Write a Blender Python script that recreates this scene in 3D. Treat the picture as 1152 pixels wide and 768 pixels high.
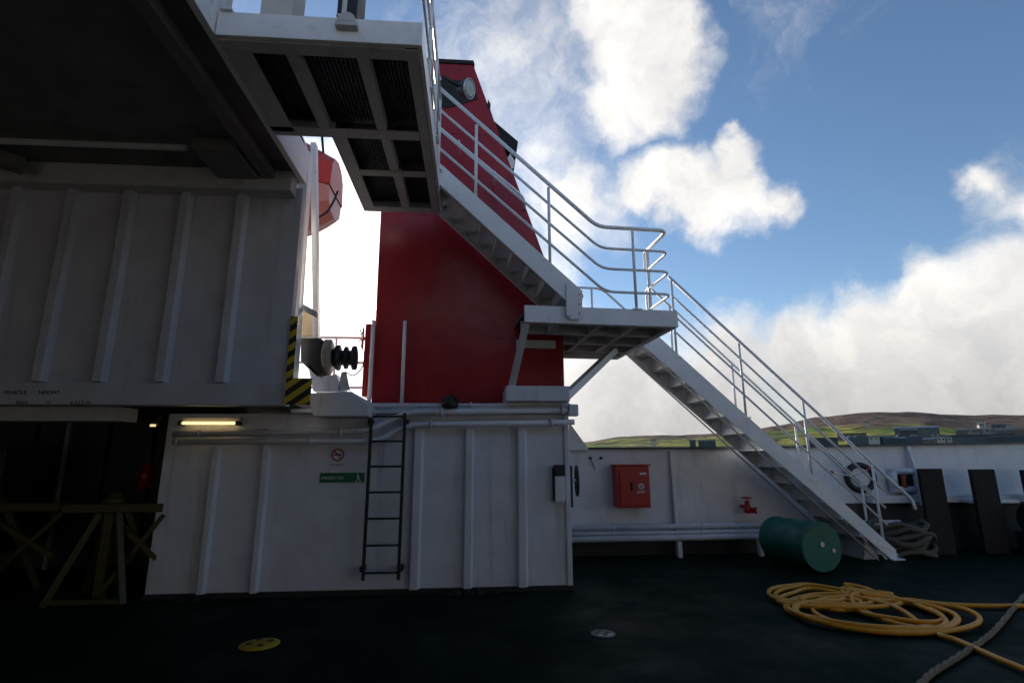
import bpy, math, random
import numpy as np
from mathutils import Vector, Matrix, noise as mnoise
random.seed(7)
R = math.radians
for o in list(bpy.data.objects): bpy.data.objects.remove(o)
sc = bpy.context.scene

# ------------------------------------------------------------------ camera
YAW, PITCH, ROLL, F, EYE = R(4.3), R(12.55), R(-0.23), 588.0, 1.6
def _axes():
    cy, sy = math.cos(YAW), math.sin(YAW)
    f = np.array([sy*math.cos(PITCH), cy*math.cos(PITCH), math.sin(PITCH)])
    r0 = np.array([cy, -sy, 0.0]); u0 = np.cross(r0, f)
    return (r0*math.cos(ROLL)+u0*math.sin(ROLL), -r0*math.sin(ROLL)+u0*math.cos(ROLL), f)
AR, AU, AF = _axes()
cam = bpy.data.cameras.new('camera'); co = bpy.data.objects.new('camera', cam)
sc.collection.objects.link(co)
co.matrix_world = Matrix(((AR[0], AU[0], -AF[0], 0), (AR[1], AU[1], -AF[1], 0), (AR[2], AU[2], -AF[2], EYE), (0, 0, 0, 1)))
cam.sensor_fit = 'HORIZONTAL'; cam.sensor_width = 36; cam.lens = 36*F/1152
cam.clip_start = 0.05; cam.clip_end = 30000
sc.camera = co

def ray(x, y):
    return (x-576)/F*AR - (y-384)/F*AU + AF
def at(x, y, Y=None, Z=None, X=None):
    """surveying: where the line of sight through a spot of the photo meets a chosen plane"""
    d = ray(x, y)
    t = Y/d[1] if Y is not None else (X/d[0] if X is not None else (Z-EYE)/d[2])
    return Vector((t*d[0], t*d[1], EYE+t*d[2]))

# ------------------------------------------------------------------ light
SUN_AZ, SUN_EL = R(-24.0), R(15.5)
SD = Vector((math.sin(SUN_AZ)*math.cos(SUN_EL), math.cos(SUN_AZ)*math.cos(SUN_EL), math.sin(SUN_EL)))
sl = bpy.data.lights.new('sun', 'SUN'); so = bpy.data.objects.new('sun', sl); sc.collection.objects.link(so)
sl.energy = 4.5; sl.angle = R(0.5); sl.color = (1.0, 0.9, 0.74)
so.rotation_euler = (-SD).to_track_quat('-Z', 'Y').to_euler()
so.location = (0, 0, 30)
sc.view_settings.view_transform = 'Standard'; sc.view_settings.look = 'None'
sc.view_settings.gamma = 1; sc.view_settings.use_curve_mapping = False
sc.view_settings.exposure = 0.15

def world():
    w = bpy.data.worlds.new('World'); sc.world = w; w.use_nodes = True
    nt = w.node_tree; N = nt.nodes; L = nt.links
    for n in list(N): N.remove(n)
    out = N.new('ShaderNodeOutputWorld'); bg = N.new('ShaderNodeBackground'); bg.inputs[1].default_value = 0.15
    L.new(bg.outputs[0], out.inputs[0])
    sky = N.new('ShaderNodeTexSky'); sky.sky_type = 'NISHITA'; sky.sun_disc = False
    sky.sun_elevation = SUN_EL; sky.sun_rotation = SUN_AZ
    sky.air_density = 1.0; sky.dust_density = 0.35; sky.ozone_density = 3.0
    tc = N.new('ShaderNodeTexCoord')
    def M(op, a, b=None, c=None, clamp=False):
        n = N.new('ShaderNodeMath'); n.operation = op; n.use_clamp = clamp
        for i, v in enumerate((a, b, c)):
            if v is None: continue
            if isinstance(v, (int, float)): n.inputs[i].default_value = v
            else: L.new(v, n.inputs[i])
        return n.outputs[0]
    def V(op, a, b=None, scale=None):
        n = N.new('ShaderNodeVectorMath'); n.operation = op
        for i, v in enumerate((a, b)):
            if v is None: continue
            if isinstance(v, (tuple, Vector)): n.inputs[i].default_value = tuple(v)
            else: L.new(v, n.inputs[i])
        if scale is not None: n.inputs['Scale'].default_value = scale
        return n
    def noise(vec, scale, detail, rough=.55):
        n = N.new('ShaderNodeTexNoise'); n.inputs['Scale'].default_value = scale
        n.inputs['Detail'].default_value = detail; n.inputs['Roughness'].default_value = rough
        L.new(vec, n.inputs['Vector']); return n
    D = tc.outputs['Generated']
    nz = noise(D, 7.5, 5, .55)
    off = V('SCALE', V('SUBTRACT', nz.outputs['Color'], (.5, .5, .5)).outputs[0], scale=.17).outputs[0]
    DD = V('ADD', D, off).outputs[0]
    # clouds: heading and size of each bank (direction, radius, weight)
    banks = [((700, 5), .11, 1), ((722, 55), .12, 1), ((738, 88), .09, 1), ((692, 130), .08, .7), ((765, 205), .095, 1), ((812, 222), .10, 1), ((830, 165), .05, .8),
             ((858, 232), .06, .8), ((640, 240), .13, .6), ((610, 175), .12, .3), ((575, 70), .22, .3), ((590, 330), .16, .55), ((715, 215), .07, .7),
             ((1075, 350), .11, 1), ((1150, 365), .13, 1), ((1000, 390), .12, 1), ((900, 410), .12, .8), ((820, 420), .12, .8),
             ((1165, 235), .09, .4), ((1100, 212), .04, .5), ((690, 450), .2, 1), ((950, 440), .15, .9), ((1080, 430), .2, .9), ((800, 470), .18, .8),
             ((1240, 420), .24, .9), ((385, 300), .26, .9), ((300, 400), .3, .8), ((880, 20), .08, .12), ((100, 350), .5, .7)]
    dens = None
    for (p, r, wt) in banks:
        d = ray(*p); d = d/np.linalg.norm(d)
        dist = V('DISTANCE', DD, tuple(d)).outputs['Value']
        v = M('MULTIPLY', M('SUBTRACT', 1.0, M('DIVIDE', dist, r)), wt)
        dens = v if dens is None else M('SMOOTH_MAX', dens, v, .12)
    fine = noise(DD, 17, 8, .62)
    dens = M('ADD', dens, M('MULTIPLY', M('SUBTRACT', fine.outputs['Fac'], .5), .42))
    mr = N.new('ShaderNodeMapRange'); mr.interpolation_type = 'SMOOTHSTEP'
    L.new(dens, mr.inputs[0]); mr.inputs[1].default_value = -.02; mr.inputs[2].default_value = .5
    mask = mr.outputs[0]
    # cloud light: thick parts turn grey away from the sun, bright towards it
    near = V('DOT_PRODUCT', D, tuple(SD)).outputs['Value']
    glow = M('POWER', M('MAXIMUM', near, 0.0), 14.0)
    body = noise(V('ADD', DD, (.03, .02, .05)).outputs[0], 7.5, 6, .6)
    shade = N.new('ShaderNodeMapRange'); L.new(body.outputs['Fac'], shade.inputs[0])
    shade.inputs[1].default_value = .34; shade.inputs[2].default_value = .64
    ramp = N.new('ShaderNodeMix'); ramp.data_type = 'RGBA'; L.new(shade.outputs[0], ramp.inputs[0])
    ramp.inputs[6].default_value = (4.8, 4.75, 4.75, 1); ramp.inputs[7].default_value = (6.5, 6.3, 6.05, 1)
    # lower banks are greyer
    sep = N.new('ShaderNodeSeparateXYZ'); L.new(D, sep.inputs[0])
    low = N.new('ShaderNodeMapRange'); L.new(sep.outputs['Z'], low.inputs[0])
    low.inputs[1].default_value = .05; low.inputs[2].default_value = .24; low.inputs[3].default_value = .66; low.inputs[4].default_value = 1.0
    c1 = V('SCALE', ramp.outputs[2]); L.new(M('ADD', low.outputs[0], M('MULTIPLY', glow, 2.2)), c1.inputs['Scale'])
    # the same noise gives the thin veil round the sun
    mix = N.new('ShaderNodeMix'); mix.data_type = 'RGBA'
    L.new(mask, mix.inputs[0]); L.new(sky.outputs[0], mix.inputs[6]); L.new(c1.outputs[0], mix.inputs[7])
    L.new(mix.outputs[2], bg.inputs[0])
world()

# ------------------------------------------------------------------ materials
MATS = {}
def mat(name, col, rough=.5, metal=0, var=.12, vscale=3.0, bump=.15, bscale=40, dirt=None, dirt_amt=0, dscale=2.5, spec=.5, streak=False, emit=None, estr=0, coat=0, buckle=0, soot_top=None):
    if name in MATS: return MATS[name]
    m = bpy.data.materials.new(name); m.use_nodes = True; MATS[name] = m
    N, L = m.node_tree.nodes, m.node_tree.links
    b = N['Principled BSDF']; b.inputs['Roughness'].default_value = rough; b.inputs['Metallic'].default_value = metal
    b.inputs['Specular IOR Level'].default_value = spec
    if coat: b.inputs['Coat Weight'].default_value = coat
    geo = N.new('ShaderNodeNewGeometry')
    n1 = N.new('ShaderNodeTexNoise'); n1.inputs['Scale'].default_value = vscale; n1.inputs['Detail'].default_value = 6
    L.new(geo.outputs['Position'], n1.inputs['Vector'])
    mp = N.new('ShaderNodeMapRange'); L.new(n1.outputs['Fac'], mp.inputs[0]); mp.inputs[1].default_value = .3; mp.inputs[2].default_value = .7
    mp.inputs[3].default_value = 1-var; mp.inputs[4].default_value = 1+var
    sc_ = N.new('ShaderNodeVectorMath'); sc_.operation = 'SCALE'; sc_.inputs[0].default_value = col; L.new(mp.outputs[0], sc_.inputs['Scale'])
    cout = sc_.outputs[0]
    if dirt:
        n2 = N.new('ShaderNodeTexNoise'); n2.inputs['Scale'].default_value = dscale; n2.inputs['Detail'].default_value = 9; n2.inputs['Roughness'].default_value = .68
        if streak:
            mm = N.new('ShaderNodeMapping'); mm.inputs['Scale'].default_value = (5, 5, .45); L.new(geo.outputs['Position'], mm.inputs[0]); L.new(mm.outputs[0], n2.inputs['Vector'])
        else: L.new(geo.outputs['Position'], n2.inputs['Vector'])
        r2 = N.new('ShaderNodeMapRange'); L.new(n2.outputs['Fac'], r2.inputs[0]); r2.inputs[1].default_value = .56; r2.inputs[2].default_value = .74
        r2.inputs[4].default_value = dirt_amt
        mx = N.new('ShaderNodeMix'); mx.data_type = 'RGBA'; L.new(r2.outputs[0], mx.inputs[0]); L.new(cout, mx.inputs[6]); mx.inputs[7].default_value = (*dirt, 1)
        cout = mx.outputs[2]
    L.new(cout, b.inputs['Base Color'])
    if bump:
        n3 = N.new('ShaderNodeTexNoise'); n3.inputs['Scale'].default_value = bscale; n3.inputs['Detail'].default_value = 4
        L.new(geo.outputs['Position'], n3.inputs['Vector'])
        bp = N.new('ShaderNodeBump'); bp.inputs['Strength'].default_value = bump; bp.inputs['Distance'].default_value = .004
        L.new(n3.outputs['Fac'], bp.inputs['Height']); L.new(bp.outputs[0], b.inputs['Normal'])
        if buckle:
            n5 = N.new('ShaderNodeTexNoise'); n5.inputs['Scale'].default_value = 1.7; n5.inputs['Detail'].default_value = 2; L.new(geo.outputs['Position'], n5.inputs['Vector'])
            b5 = N.new('ShaderNodeBump'); b5.inputs['Strength'].default_value = 1; b5.inputs['Distance'].default_value = buckle
            L.new(n5.outputs['Fac'], b5.inputs['Height']); L.new(b5.outputs[0], bp.inputs['Normal'])
        rr = N.new('ShaderNodeMapRange'); L.new(n1.outputs['Fac'], rr.inputs[0]); rr.inputs[3].default_value = max(rough-.12, .05); rr.inputs[4].default_value = min(rough+.15, 1)
        L.new(rr.outputs[0], b.inputs['Roughness'])
    if emit:
        b.inputs['Emission Color'].default_value = (*emit, 1); b.inputs['Emission Strength'].default_value = estr
    return m
RUST = (.16, .07, .03)
white = mat('white_painted_steel', (.69, .7, .75), .42, dirt=RUST, dirt_amt=.4, dscale=1.3, streak=True, var=.07, bump=.25, bscale=14, buckle=.03)
rail_m = mat('white_rail_paint', (.82, .82, .82), .3, dirt=RUST, dirt_amt=.25, dscale=9, var=.06, bump=.1)
stair_m = mat('white_stair_paint', (.8, .81, .83), .36, dirt=(.25, .2, .16), dirt_amt=.4, dscale=6, var=.08, bump=.2)
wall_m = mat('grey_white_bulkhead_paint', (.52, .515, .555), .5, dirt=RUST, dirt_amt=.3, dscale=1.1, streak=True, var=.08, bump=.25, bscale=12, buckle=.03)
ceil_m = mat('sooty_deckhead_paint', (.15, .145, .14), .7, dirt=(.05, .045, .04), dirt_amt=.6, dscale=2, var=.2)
beam_m = mat('grimy_beam_paint', (.52, .51, .51), .6, dirt=(.1, .08, .05), dirt_amt=.5, dscale=4, var=.1)
red = mat('red_funnel_paint', (.30, .008, .014), .33, dirt=(.1, .012, .015), dirt_amt=.45, dscale=1.2, streak=True, var=.1, vscale=1.3, bump=.3, bscale=7, buckle=.022)
redbox = mat('red_cabinet_paint', (.42, .015, .015), .35, dirt=(.2, .02, .02), dirt_amt=.3, var=.1)
black = mat('black_steel', (.015, .015, .016), .5, var=.2)
soot = mat('soot_black', (.02, .018, .018), .8, var=.3)
skirt = mat('dark_skirting', (.02, .02, .022), .6, dirt=(.1, .06, .04), dirt_amt=.5, dscale=9)
grate = mat('grating_dark_steel', (.07, .08, .1), .6, var=.2)
yellow = mat('yellow_trestle_paint', (.055, .045, .004), .5, dirt=RUST, dirt_amt=.5, dscale=5)
hose_m = mat('yellow_hose_rubber', (.72, .31, .003), .42, var=.12, vscale=9, dirt=(.2, .12, .02), dirt_amt=.4, dscale=14, bump=.3, bscale=60)
rope_m = mat('weathered_rope', (.10, .088, .07), .9, var=.25, vscale=30, bump=1, bscale=120)
green = mat('green_drum_paint', (.006, .125, .09), .35, dirt=(.02, .06, .045), dirt_amt=.5, dscale=5, var=.15)
orange = mat('orange_boat_shell', (.6, .05, .03), .35, var=.08, dirt=(.3, .1, .06), dirt_amt=.3)
brown = mat('blackish_brown', (.008, .006, .005), .8, var=.3, vscale=8, bump=.5)
grey = mat('grey_box_plastic', (.75, .75, .76), .45, var=.05)
signgreen = mat('sign_green', (.01, .16, .06), .5, var=.05)
signred = mat('sign_red', (.42, .03, .04), .5, var=.05)
signwhite = mat('sign_white', (.75, .75, .75), .5, var=.04)
ink = mat('black_ink', (.012, .012, .012), .6, var=.1)
glassm = mat('lamp_glass', (.5, .52, .5), .12, var=.15, bump=0)
chrome = mat('zinc_metal', (.5, .5, .5), .35, metal=.9, var=.1)
tube_e = mat('lit_tube', (.9, .8, .5), .5, emit=(1.0, .72, .3), estr=1.7, bump=0)
spot_e = mat('lit_lamp', (.9, .8, .5), .5, emit=(1.0, .75, .35), estr=.9, bump=0)
dim_e = mat('pale_gap_glow', (.9, .8, .8), .5, emit=(1.0, .85, .8), estr=.35, bump=0)
paintyellow = mat('worn_yellow_deck_mark', (.42, .27, .01), .6, dirt=(.03, .04, .03), dirt_amt=1, dscale=14, var=.2)

def hazard():
    m = bpy.data.materials.new('hazard_stripes'); m.use_nodes = True
    N, L = m.node_tree.nodes, m.node_tree.links; b = N['Principled BSDF']; b.inputs['Roughness'].default_value = .5
    g = N.new('ShaderNodeNewGeometry'); s = N.new('ShaderNodeSeparateXYZ'); L.new(g.outputs['Position'], s.inputs[0])
    def M(op, a, c):
        n = N.new('ShaderNodeMath'); n.operation = op
        for i, v in enumerate((a, c)):
            if isinstance(v, (int, float)): n.inputs[i].default_value = v
            else: L.new(v, n.inputs[i])
        return n.outputs[0]
    v = M('FRACT', M('MULTIPLY', M('SUBTRACT', s.outputs['Z'], M('MULTIPLY', s.outputs['X'], .75)), 6.2), 0)
    st = M('GREATER_THAN', v, .5)
    nz = N.new('ShaderNodeTexNoise'); nz.inputs['Scale'].default_value = 22; nz.inputs['Detail'].default_value = 8; L.new(g.outputs['Position'], nz.inputs[0])
    mx = N.new('ShaderNodeMix'); mx.data_type = 'RGBA'; L.new(st, mx.inputs[0]); mx.inputs[6].default_value = (.012, .012, .013, 1); mx.inputs[7].default_value = (.6, .4, .02, 1)
    wr = N.new('ShaderNodeMix'); wr.data_type = 'RGBA'; L.new(M('GREATER_THAN', nz.outputs['Fac'], .66), wr.inputs[0]); L.new(mx.outputs[2], wr.inputs[6]); wr.inputs[7].default_value = (.16, .1, .06, 1)
    L.new(wr.outputs[2], b.inputs['Base Color']); return m
haz = hazard()

def deck_mat():
    m = bpy.data.materials.new('green_deck_paint'); m.use_nodes = True
    N, L = m.node_tree.nodes, m.node_tree.links; b = N['Principled BSDF']
    g = N.new('ShaderNodeNewGeometry')
    def nz(s, d, r=.6):
        n = N.new('ShaderNodeTexNoise'); n.inputs['Scale'].default_value = s; n.inputs['Detail'].default_value = d; n.inputs['Roughness'].default_value = r
        L.new(g.outputs['Position'], n.inputs[0]); return n.outputs['Fac']
    def mr(v, a, b_, c, d):
        n = N.new('ShaderNodeMapRange'); L.new(v, n.inputs[0])
        for i, q in enumerate((a, b_, c, d)): n.inputs[i+1].default_value = q
        return n.outputs[0]
    def mx(f, a, c):
        n = N.new('ShaderNodeMix'); n.data_type = 'RGBA'; L.new(f, n.inputs[0])
        for i, v in ((6, a), (7, c)):
            if isinstance(v, tuple): n.inputs[i].default_value = (*v, 1)
            else: L.new(v, n.inputs[i])
        return n.outputs[2]
    a = mx(mr(nz(.6, 5), .4, .65, 0, 1), (.001, .014, .009), (.002, .009, .006))
    a = mx(mr(nz(3.2, 9, .7), .56, .7, 0, .8), a, (.015, .017, .015))
    a = mx(mr(nz(9, 9, .75), .62, .72, 0, .7), a, (.03, .018, .012))
    a = mx(mr(nz(24, 6, .8), .66, .72, 0, .4), a, (.03, .03, .026))
    L.new(a, b.inputs['Base Color'])
    L.new(mr(nz(1.1, 7, .65), .35, .66, .5, .85), b.inputs['Roughness'])
    b.inputs['Specular IOR Level'].default_value = .07
    bp = N.new('ShaderNodeBump'); bp.inputs['Strength'].default_value = .5; bp.inputs['Distance'].default_value = .006
    L.new(nz(38, 6, .7), bp.inputs['Height']); L.new(bp.outputs[0], b.inputs['Normal'])
    return m

# ------------------------------------------------------------------ mesh tools
class MB:
    def __init__(s): s.v = []; s.f = []; s.sm = []
    def add(s, vs, fs, smooth=False):
        k = len(s.v); s.v += [Vector(v) for v in vs]; s.f += [tuple(i+k for i in f) for f in fs]; s.sm += [smooth]*len(fs); return s
    def box(s, x0, x1, y0, y1, z0, z1, M=None):
        vs = [Vector((x, y, z)) for z in (z0, z1) for y in (y0, y1) for x in (x0, x1)]
        if M: vs = [M @ v for v in vs]
        return s.add(vs, [(0, 2, 3, 1), (4, 5, 7, 6), (0, 1, 5, 4), (2, 6, 7, 3), (0, 4, 6, 2), (1, 3, 7, 5)])
    def prism(s, poly, d):
        """polygon (3-d points, planar) pushed along vector d"""
        n = len(poly); d = Vector(d); p = [Vector(q) for q in poly]
        return s.add(p+[q+d for q in p], [tuple(range(n))[::-1], tuple(range(n, 2*n))]+[(i, (i+1) % n, n+(i+1) % n, n+i) for i in range(n)])
    def bar(s, a, b, w, h, up=(0, 0, 1)):
        a, b = Vector(a), Vector(b); t = (b-a).normalized(); u = Vector(up); x = t.cross(u)
        if x.length < 1e-3: x = t.cross(Vector((0, 1, 0)))
        x.normalize(); u = x.cross(t)
        vs = [p+x*i*w/2+u*j*h/2 for p in (a, b) for i, j in ((-1, -1), (1, -1), (1, 1), (-1, 1))]
        return s.add(vs, [(0, 1, 2, 3), (7, 6, 5, 4), (0, 4, 5, 1), (1, 5, 6, 2), (2, 6, 7, 3), (3, 7, 4, 0)])
    def tube(s, pts, r, n=10, closed=False, rad=None):
        pts = [Vector(p) for p in pts]; m = len(pts); rings = []; x = None
        for i, p in enumerate(pts):
            if closed: t = pts[(i+1) % m]-pts[i-1]
            else: t = pts[min(i+1, m-1)]-pts[max(i-1, 0)]
            t.normalize()
            if x is None:
                x = t.cross(Vector((0, 0, 1)))
                if x.length < .05: x = t.cross(Vector((0, 1, 0)))
            x = (x-t*x.dot(t)).normalized(); y = t.cross(x); q = rad[i] if rad else r
            rings.append([p+(x*math.cos(2*math.pi*k/n)+y*math.sin(2*math.pi*k/n))*q for k in range(n)])
        vs = [v for g in rings for v in g]; fs = []
        for i in range(m if closed else m-1):
            a, b = i*n, ((i+1) % m)*n
            fs += [(a+k, a+(k+1) % n, b+(k+1) % n, b+k) for k in range(n)]
        s.add(vs, fs, True)
        if not closed:
            k = len(s.v)-len(vs)
            s.f += [tuple(k+i for i in range(n))[::-1], tuple(k+(m-1)*n+i for i in range(n))]; s.sm += [False, False]
        return s
    def lathe(s, prof, c, axis, n=28):
        """prof: (distance along axis, radius)"""
        c = Vector(c); t = Vector(axis).normalized(); x = t.cross(Vector((0, 0, 1)))
        if x.length < .05: x = Vector((1, 0, 0))
        x.normalize(); y = t.cross(x); vs = []
        for d, r in prof: vs += [c+t*d+(x*math.cos(2*math.pi*k/n)+y*math.sin(2*math.pi*k/n))*r for k in range(n)]
        fs = []
        for i in range(len(prof)-1): fs += [(i*n+k, i*n+(k+1) % n, (i+1)*n+(k+1) % n, (i+1)*n+k) for k in range(n)]
        k0 = len(s.v); s.add(vs, fs, True)
        s.f += [tuple(k0+i for i in range(n))[::-1], tuple(k0+(len(prof)-1)*n+i for i in range(n))]; s.sm += [False, False]
        return s
    def torus(s, c, axis, Rr, r, n=28, m=8, sx=1.0, sz=1.0):
        c = Vector(c); t = Vector(axis).normalized(); x = t.cross(Vector((0, 0, 1)))
        if x.length < .05: x = Vector((1, 0, 0))
        x.normalize(); y = x.cross(t)
        return s.tube([c+(x*math.cos(2*math.pi*k/n)*sx+y*math.sin(2*math.pi*k/n)*sz)*Rr for k in range(n)], r, m, closed=True)
    def build(s, name, m, parent=None, bevel=0.0):
        me = bpy.data.meshes.new(name); org = Vector((0, 0, 0))
        if parent is not None: inv = WM[parent.name].inverted(); vs = [inv @ v for v in s.v]
        else:
            lo = Vector([min(v[i] for v in s.v) for i in range(3)]); hi = Vector([max(v[i] for v in s.v) for i in range(3)])
            org = Vector(((lo.x+hi.x)/2, (lo.y+hi.y)/2, lo.z)); vs = [v-org for v in s.v]
        me.from_pydata([tuple(v) for v in vs], [], s.f); me.validate(); me.materials.append(m)
        import bmesh
        bm = bmesh.new(); bm.from_mesh(me); bmesh.ops.recalc_face_normals(bm, faces=bm.faces)
        bm.to_mesh(me); bm.free()
        if len(me.polygons) == len(s.sm): me.polygons.foreach_set('use_smooth', s.sm)
        o = bpy.data.objects.new(name, me); sc.collection.objects.link(o)
        if parent is not None: o.parent = parent; WM[o.name] = WM[parent.name].copy()
        else: o.location = org; WM[o.name] = Matrix.Translation(org)
        if bevel:
            b = o.modifiers.new('bevel', 'BEVEL'); b.width = bevel; b.segments = 2; b.limit_method = 'ANGLE'; b.angle_limit = R(40)
            b.harden_normals = False
        return o
WM = {}
def tag(o, label, cat, group=None):
    o['label'] = label; o['category'] = cat
    if group: o['group'] = group
    return o
def thing(name, label, cat, loc=(0, 0, 0), group=None):
    o = bpy.data.objects.new(name, None); sc.collection.objects.link(o); o.location = loc; o.empty_display_size = .2
    WM[o.name] = Matrix.Translation(Vector(loc)); return tag(o, label, cat, group)
def struct(o): o['kind'] = 'structure'; return o
def text(body, size, m, loc, parent, name='lettering', rot=(R(90), 0, 0), sx=1.0, align='LEFT'):
    cu = bpy.data.curves.new(name, 'FONT'); cu.body = body; cu.size = size; cu.extrude = .0012; cu.align_x = align
    tmp = bpy.data.objects.new('tmp', cu); sc.collection.objects.link(tmp)
    dg = bpy.context.evaluated_depsgraph_get(); me = bpy.data.meshes.new_from_object(tmp.evaluated_get(dg)); bpy.data.objects.remove(tmp)
    me.materials.clear(); me.materials.append(m)
    W = Matrix.Translation(Vector(loc)) @ Matrix.Rotation(rot[2], 4, 'Z') @ Matrix.Rotation(rot[0], 4, 'X') @ Matrix.Diagonal((sx, 1, 1, 1))
    me.transform(WM[parent.name].inverted() @ W)
    o = bpy.data.objects.new(name, me); sc.collection.objects.link(o); o.parent = parent; WM[o.name] = WM[parent.name].copy(); return o
def arc_pts(pts, r=.08, k=5):
    """round the corners of a polyline"""
    P = [Vector(p) for p in pts]; out = [P[0]]
    for i in range(1, len(P)-1):
        a, b, c = P[i-1], P[i], P[i+1]; q = min(r, (a-b).length*.45, (c-b).length*.45)
        s, e = b+(a-b).normalized()*q, b+(c-b).normalized()*q
        for j in range(k+1):
            t = j/k; out.append(s*(1-t)**2+b*2*t*(1-t)+e*t*t)
    return out+[P[-1]]
def spline(pts, k=8, closed=False):
    P = [Vector(p) for p in pts]; n = len(P); out = []
    for i in range(n if closed else n-1):
        a, b, c, d = [P[(i+j) % n] if closed else P[max(0, min(n-1, i+j))] for j in (-1, 0, 1, 2)]
        for j in range(k):
            t = j/k; out.append(.5*((2*b)+(c-a)*t+(2*a-5*b+4*c-d)*t*t+(3*b-a-3*c+d)*t**3))
    if not closed: out.append(P[-1])
    return out

# ================================================================== SETTING
# ---- deck of the ship
dk = MB().box(-14, 18, -4, 9.3, -.3, 0).build('deck', deck_mat()); struct(dk)
# ---- sea
seam = mat('sea_water', (.02, .035, .045), .15, var=.2, vscale=.02, bump=0)
N, L = seam.node_tree.nodes, seam.node_tree.links
sn = N.new('ShaderNodeTexNoise'); sn.inputs['Scale'].default_value = .25; sn.inputs['Detail'].default_value = 6
sg = N.new('ShaderNodeNewGeometry'); L.new(sg.outputs['Position'], sn.inputs[0])
sb = N.new('ShaderNodeBump'); sb.inputs['Distance'].default_value = .5; L.new(sn.outputs['Fac'], sb.inputs['Height']); L.new(sb.outputs[0], N['Principled BSDF'].inputs['Normal'])
sea = MB().add([(-12000, -12000, -7), (12000, -12000, -7), (12000, 12000, -7), (-12000, 12000, -7)], [(0, 1, 2, 3)]).build('sea', seam); struct(sea)

# ---- hills
SKY = [(-60, 1.2), (-20, 1.4), (8, 1.7), (12, 1.85), (16, 2.25), (22, 2.35), (28, 2.7), (31, 3.1), (34.8, 3.8), (37, 4.05), (41, 3.9), (46, 3.35), (48.5, 3.15), (60, 2.6), (80, 2)]
def skyel(a):
    for (a0, e0), (a1, e1) in zip(SKY, SKY[1:]):
        if a <= a1:
            t = (a-a0)/(a1-a0); t = t*t*(3-2*t); return e0+(e1-e0)*t
    return SKY[-1][1]
def terrain(az, rr):
    t = max(0, min(1, (rr-620)/(3300-620)))
    e = skyel(az)*(t**.62)
    p = Vector((math.sin(R(az))*rr, math.cos(R(az))*rr, 0))
    z = -6.5+rr*math.tan(R(e))+(mnoise.noise(p*.0035)*14+mnoise.noise(p*.012)*4)*min(1, t*4)
    if rr > 3300: z = terrain(az, 3300)*(1-(rr-3300)/2500)
    return z
mb = MB(); na, nr = 260, 60
for i in range(na+1):
    az = -60+140*i/na
    for j in range(nr+1):
        rr = 600+3800*(j/nr)**1.5
        mb.v.append(Vector((math.sin(R(az))*rr, math.cos(R(az))*rr, terrain(az, rr))))
for i in range(na):
    for j in range(nr):
        a = i*(nr+1)+j; mb.f.append((a, a+1, a+nr+2, a+nr+1)); mb.sm.append(True)
hm = bpy.data.materials.new('moor_and_fields'); hm.use_nodes = True
N, L = hm.node_tree.nodes, hm.node_tree.links; b = N['Principled BSDF']; b.inputs['Roughness'].default_value = .95; b.inputs['Specular IOR Level'].default_value = .1
g = N.new('ShaderNodeNewGeometry')
vo = N.new('ShaderNodeTexVoronoi'); vo.inputs['Scale'].default_value = .011; vo.inputs['Randomness'].default_value = .9
mp = N.new('ShaderNodeMapping'); mp.inputs['Scale'].default_value = (1, .55, 0); mp.inputs['Rotation'].default_value = (0, 0, .5); L.new(g.outputs['Position'], mp.inputs[0]); L.new(mp.outputs[0], vo.inputs['Vector'])
cr = N.new('ShaderNodeValToRGB'); cr.color_ramp.interpolation = 'CONSTANT'
sp = N.new('ShaderNodeSeparateColor'); L.new(vo.outputs['Color'], sp.inputs[0]); L.new(sp.outputs[0], cr.inputs[0])
els = [(0, (.20, .21, .03)), (.2, (.09, .085, .03)), (.36, (.26, .24, .05)), (.5, (.09, .16, .02)), (.66, (.30, .26, .07)), (.8, (.15, .18, .03)), (.9, (.06, .06, .02))]
cr.color_ramp.elements[0].color = (*els[0][1], 1); cr.color_ramp.elements[1].position = els[1][0]; cr.color_ramp.elements[1].color = (*els[1][1], 1)
for p_, c_ in els[2:]: e = cr.color_ramp.elements.new(p_); e.color = (*c_, 1)
nz = N.new('ShaderNodeTexNoise'); nz.inputs['Scale'].default_value = .004; nz.inputs['Detail'].default_value = 8; L.new(g.outputs['Position'], nz.inputs[0])
# heather moor far away: the last kilometre before the ridge
le = N.new('ShaderNodeVectorMath'); le.operation = 'LENGTH'; L.new(g.outputs['Position'], le.inputs[0])
ad = N.new('ShaderNodeMath'); ad.operation = 'MULTIPLY_ADD'; L.new(nz.outputs['Fac'], ad.inputs[0]); ad.inputs[1].default_value = 900; L.new(le.outputs['Value'], ad.inputs[2])
sx_ = N.new('ShaderNodeSeparateXYZ'); L.new(g.outputs['Position'], sx_.inputs[0])
ea = N.new('ShaderNodeMath'); ea.operation = 'MULTIPLY_ADD'; L.new(sx_.outputs['X'], ea.inputs[0]); ea.inputs[1].default_value = 1.2; L.new(ad.outputs[0], ea.inputs[2])
mr = N.new('ShaderNodeMapRange'); L.new(ea.outputs[0], mr.inputs[0]); mr.inputs[1].default_value = 4350; mr.inputs[2].default_value = 4600
mo = N.new('ShaderNodeMix'); mo.data_type = 'RGBA'; L.new(mr.outputs[0], mo.inputs[0]); L.new(cr.outputs[0], mo.inputs[6]); mo.inputs[7].default_value = (.12, .078, .062, 1)
n4 = N.new('ShaderNodeTexNoise'); n4.inputs['Scale'].default_value = .02; n4.inputs['Detail'].default_value = 8; L.new(g.outputs['Position'], n4.inputs[0])
m4 = N.new('ShaderNodeMapRange'); L.new(n4.outputs['Fac'], m4.inputs[0]); m4.inputs[1].default_value = .35; m4.inputs[2].default_value = .65; m4.inputs[3].default_value = .35; m4.inputs[4].default_value = 1.5
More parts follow.
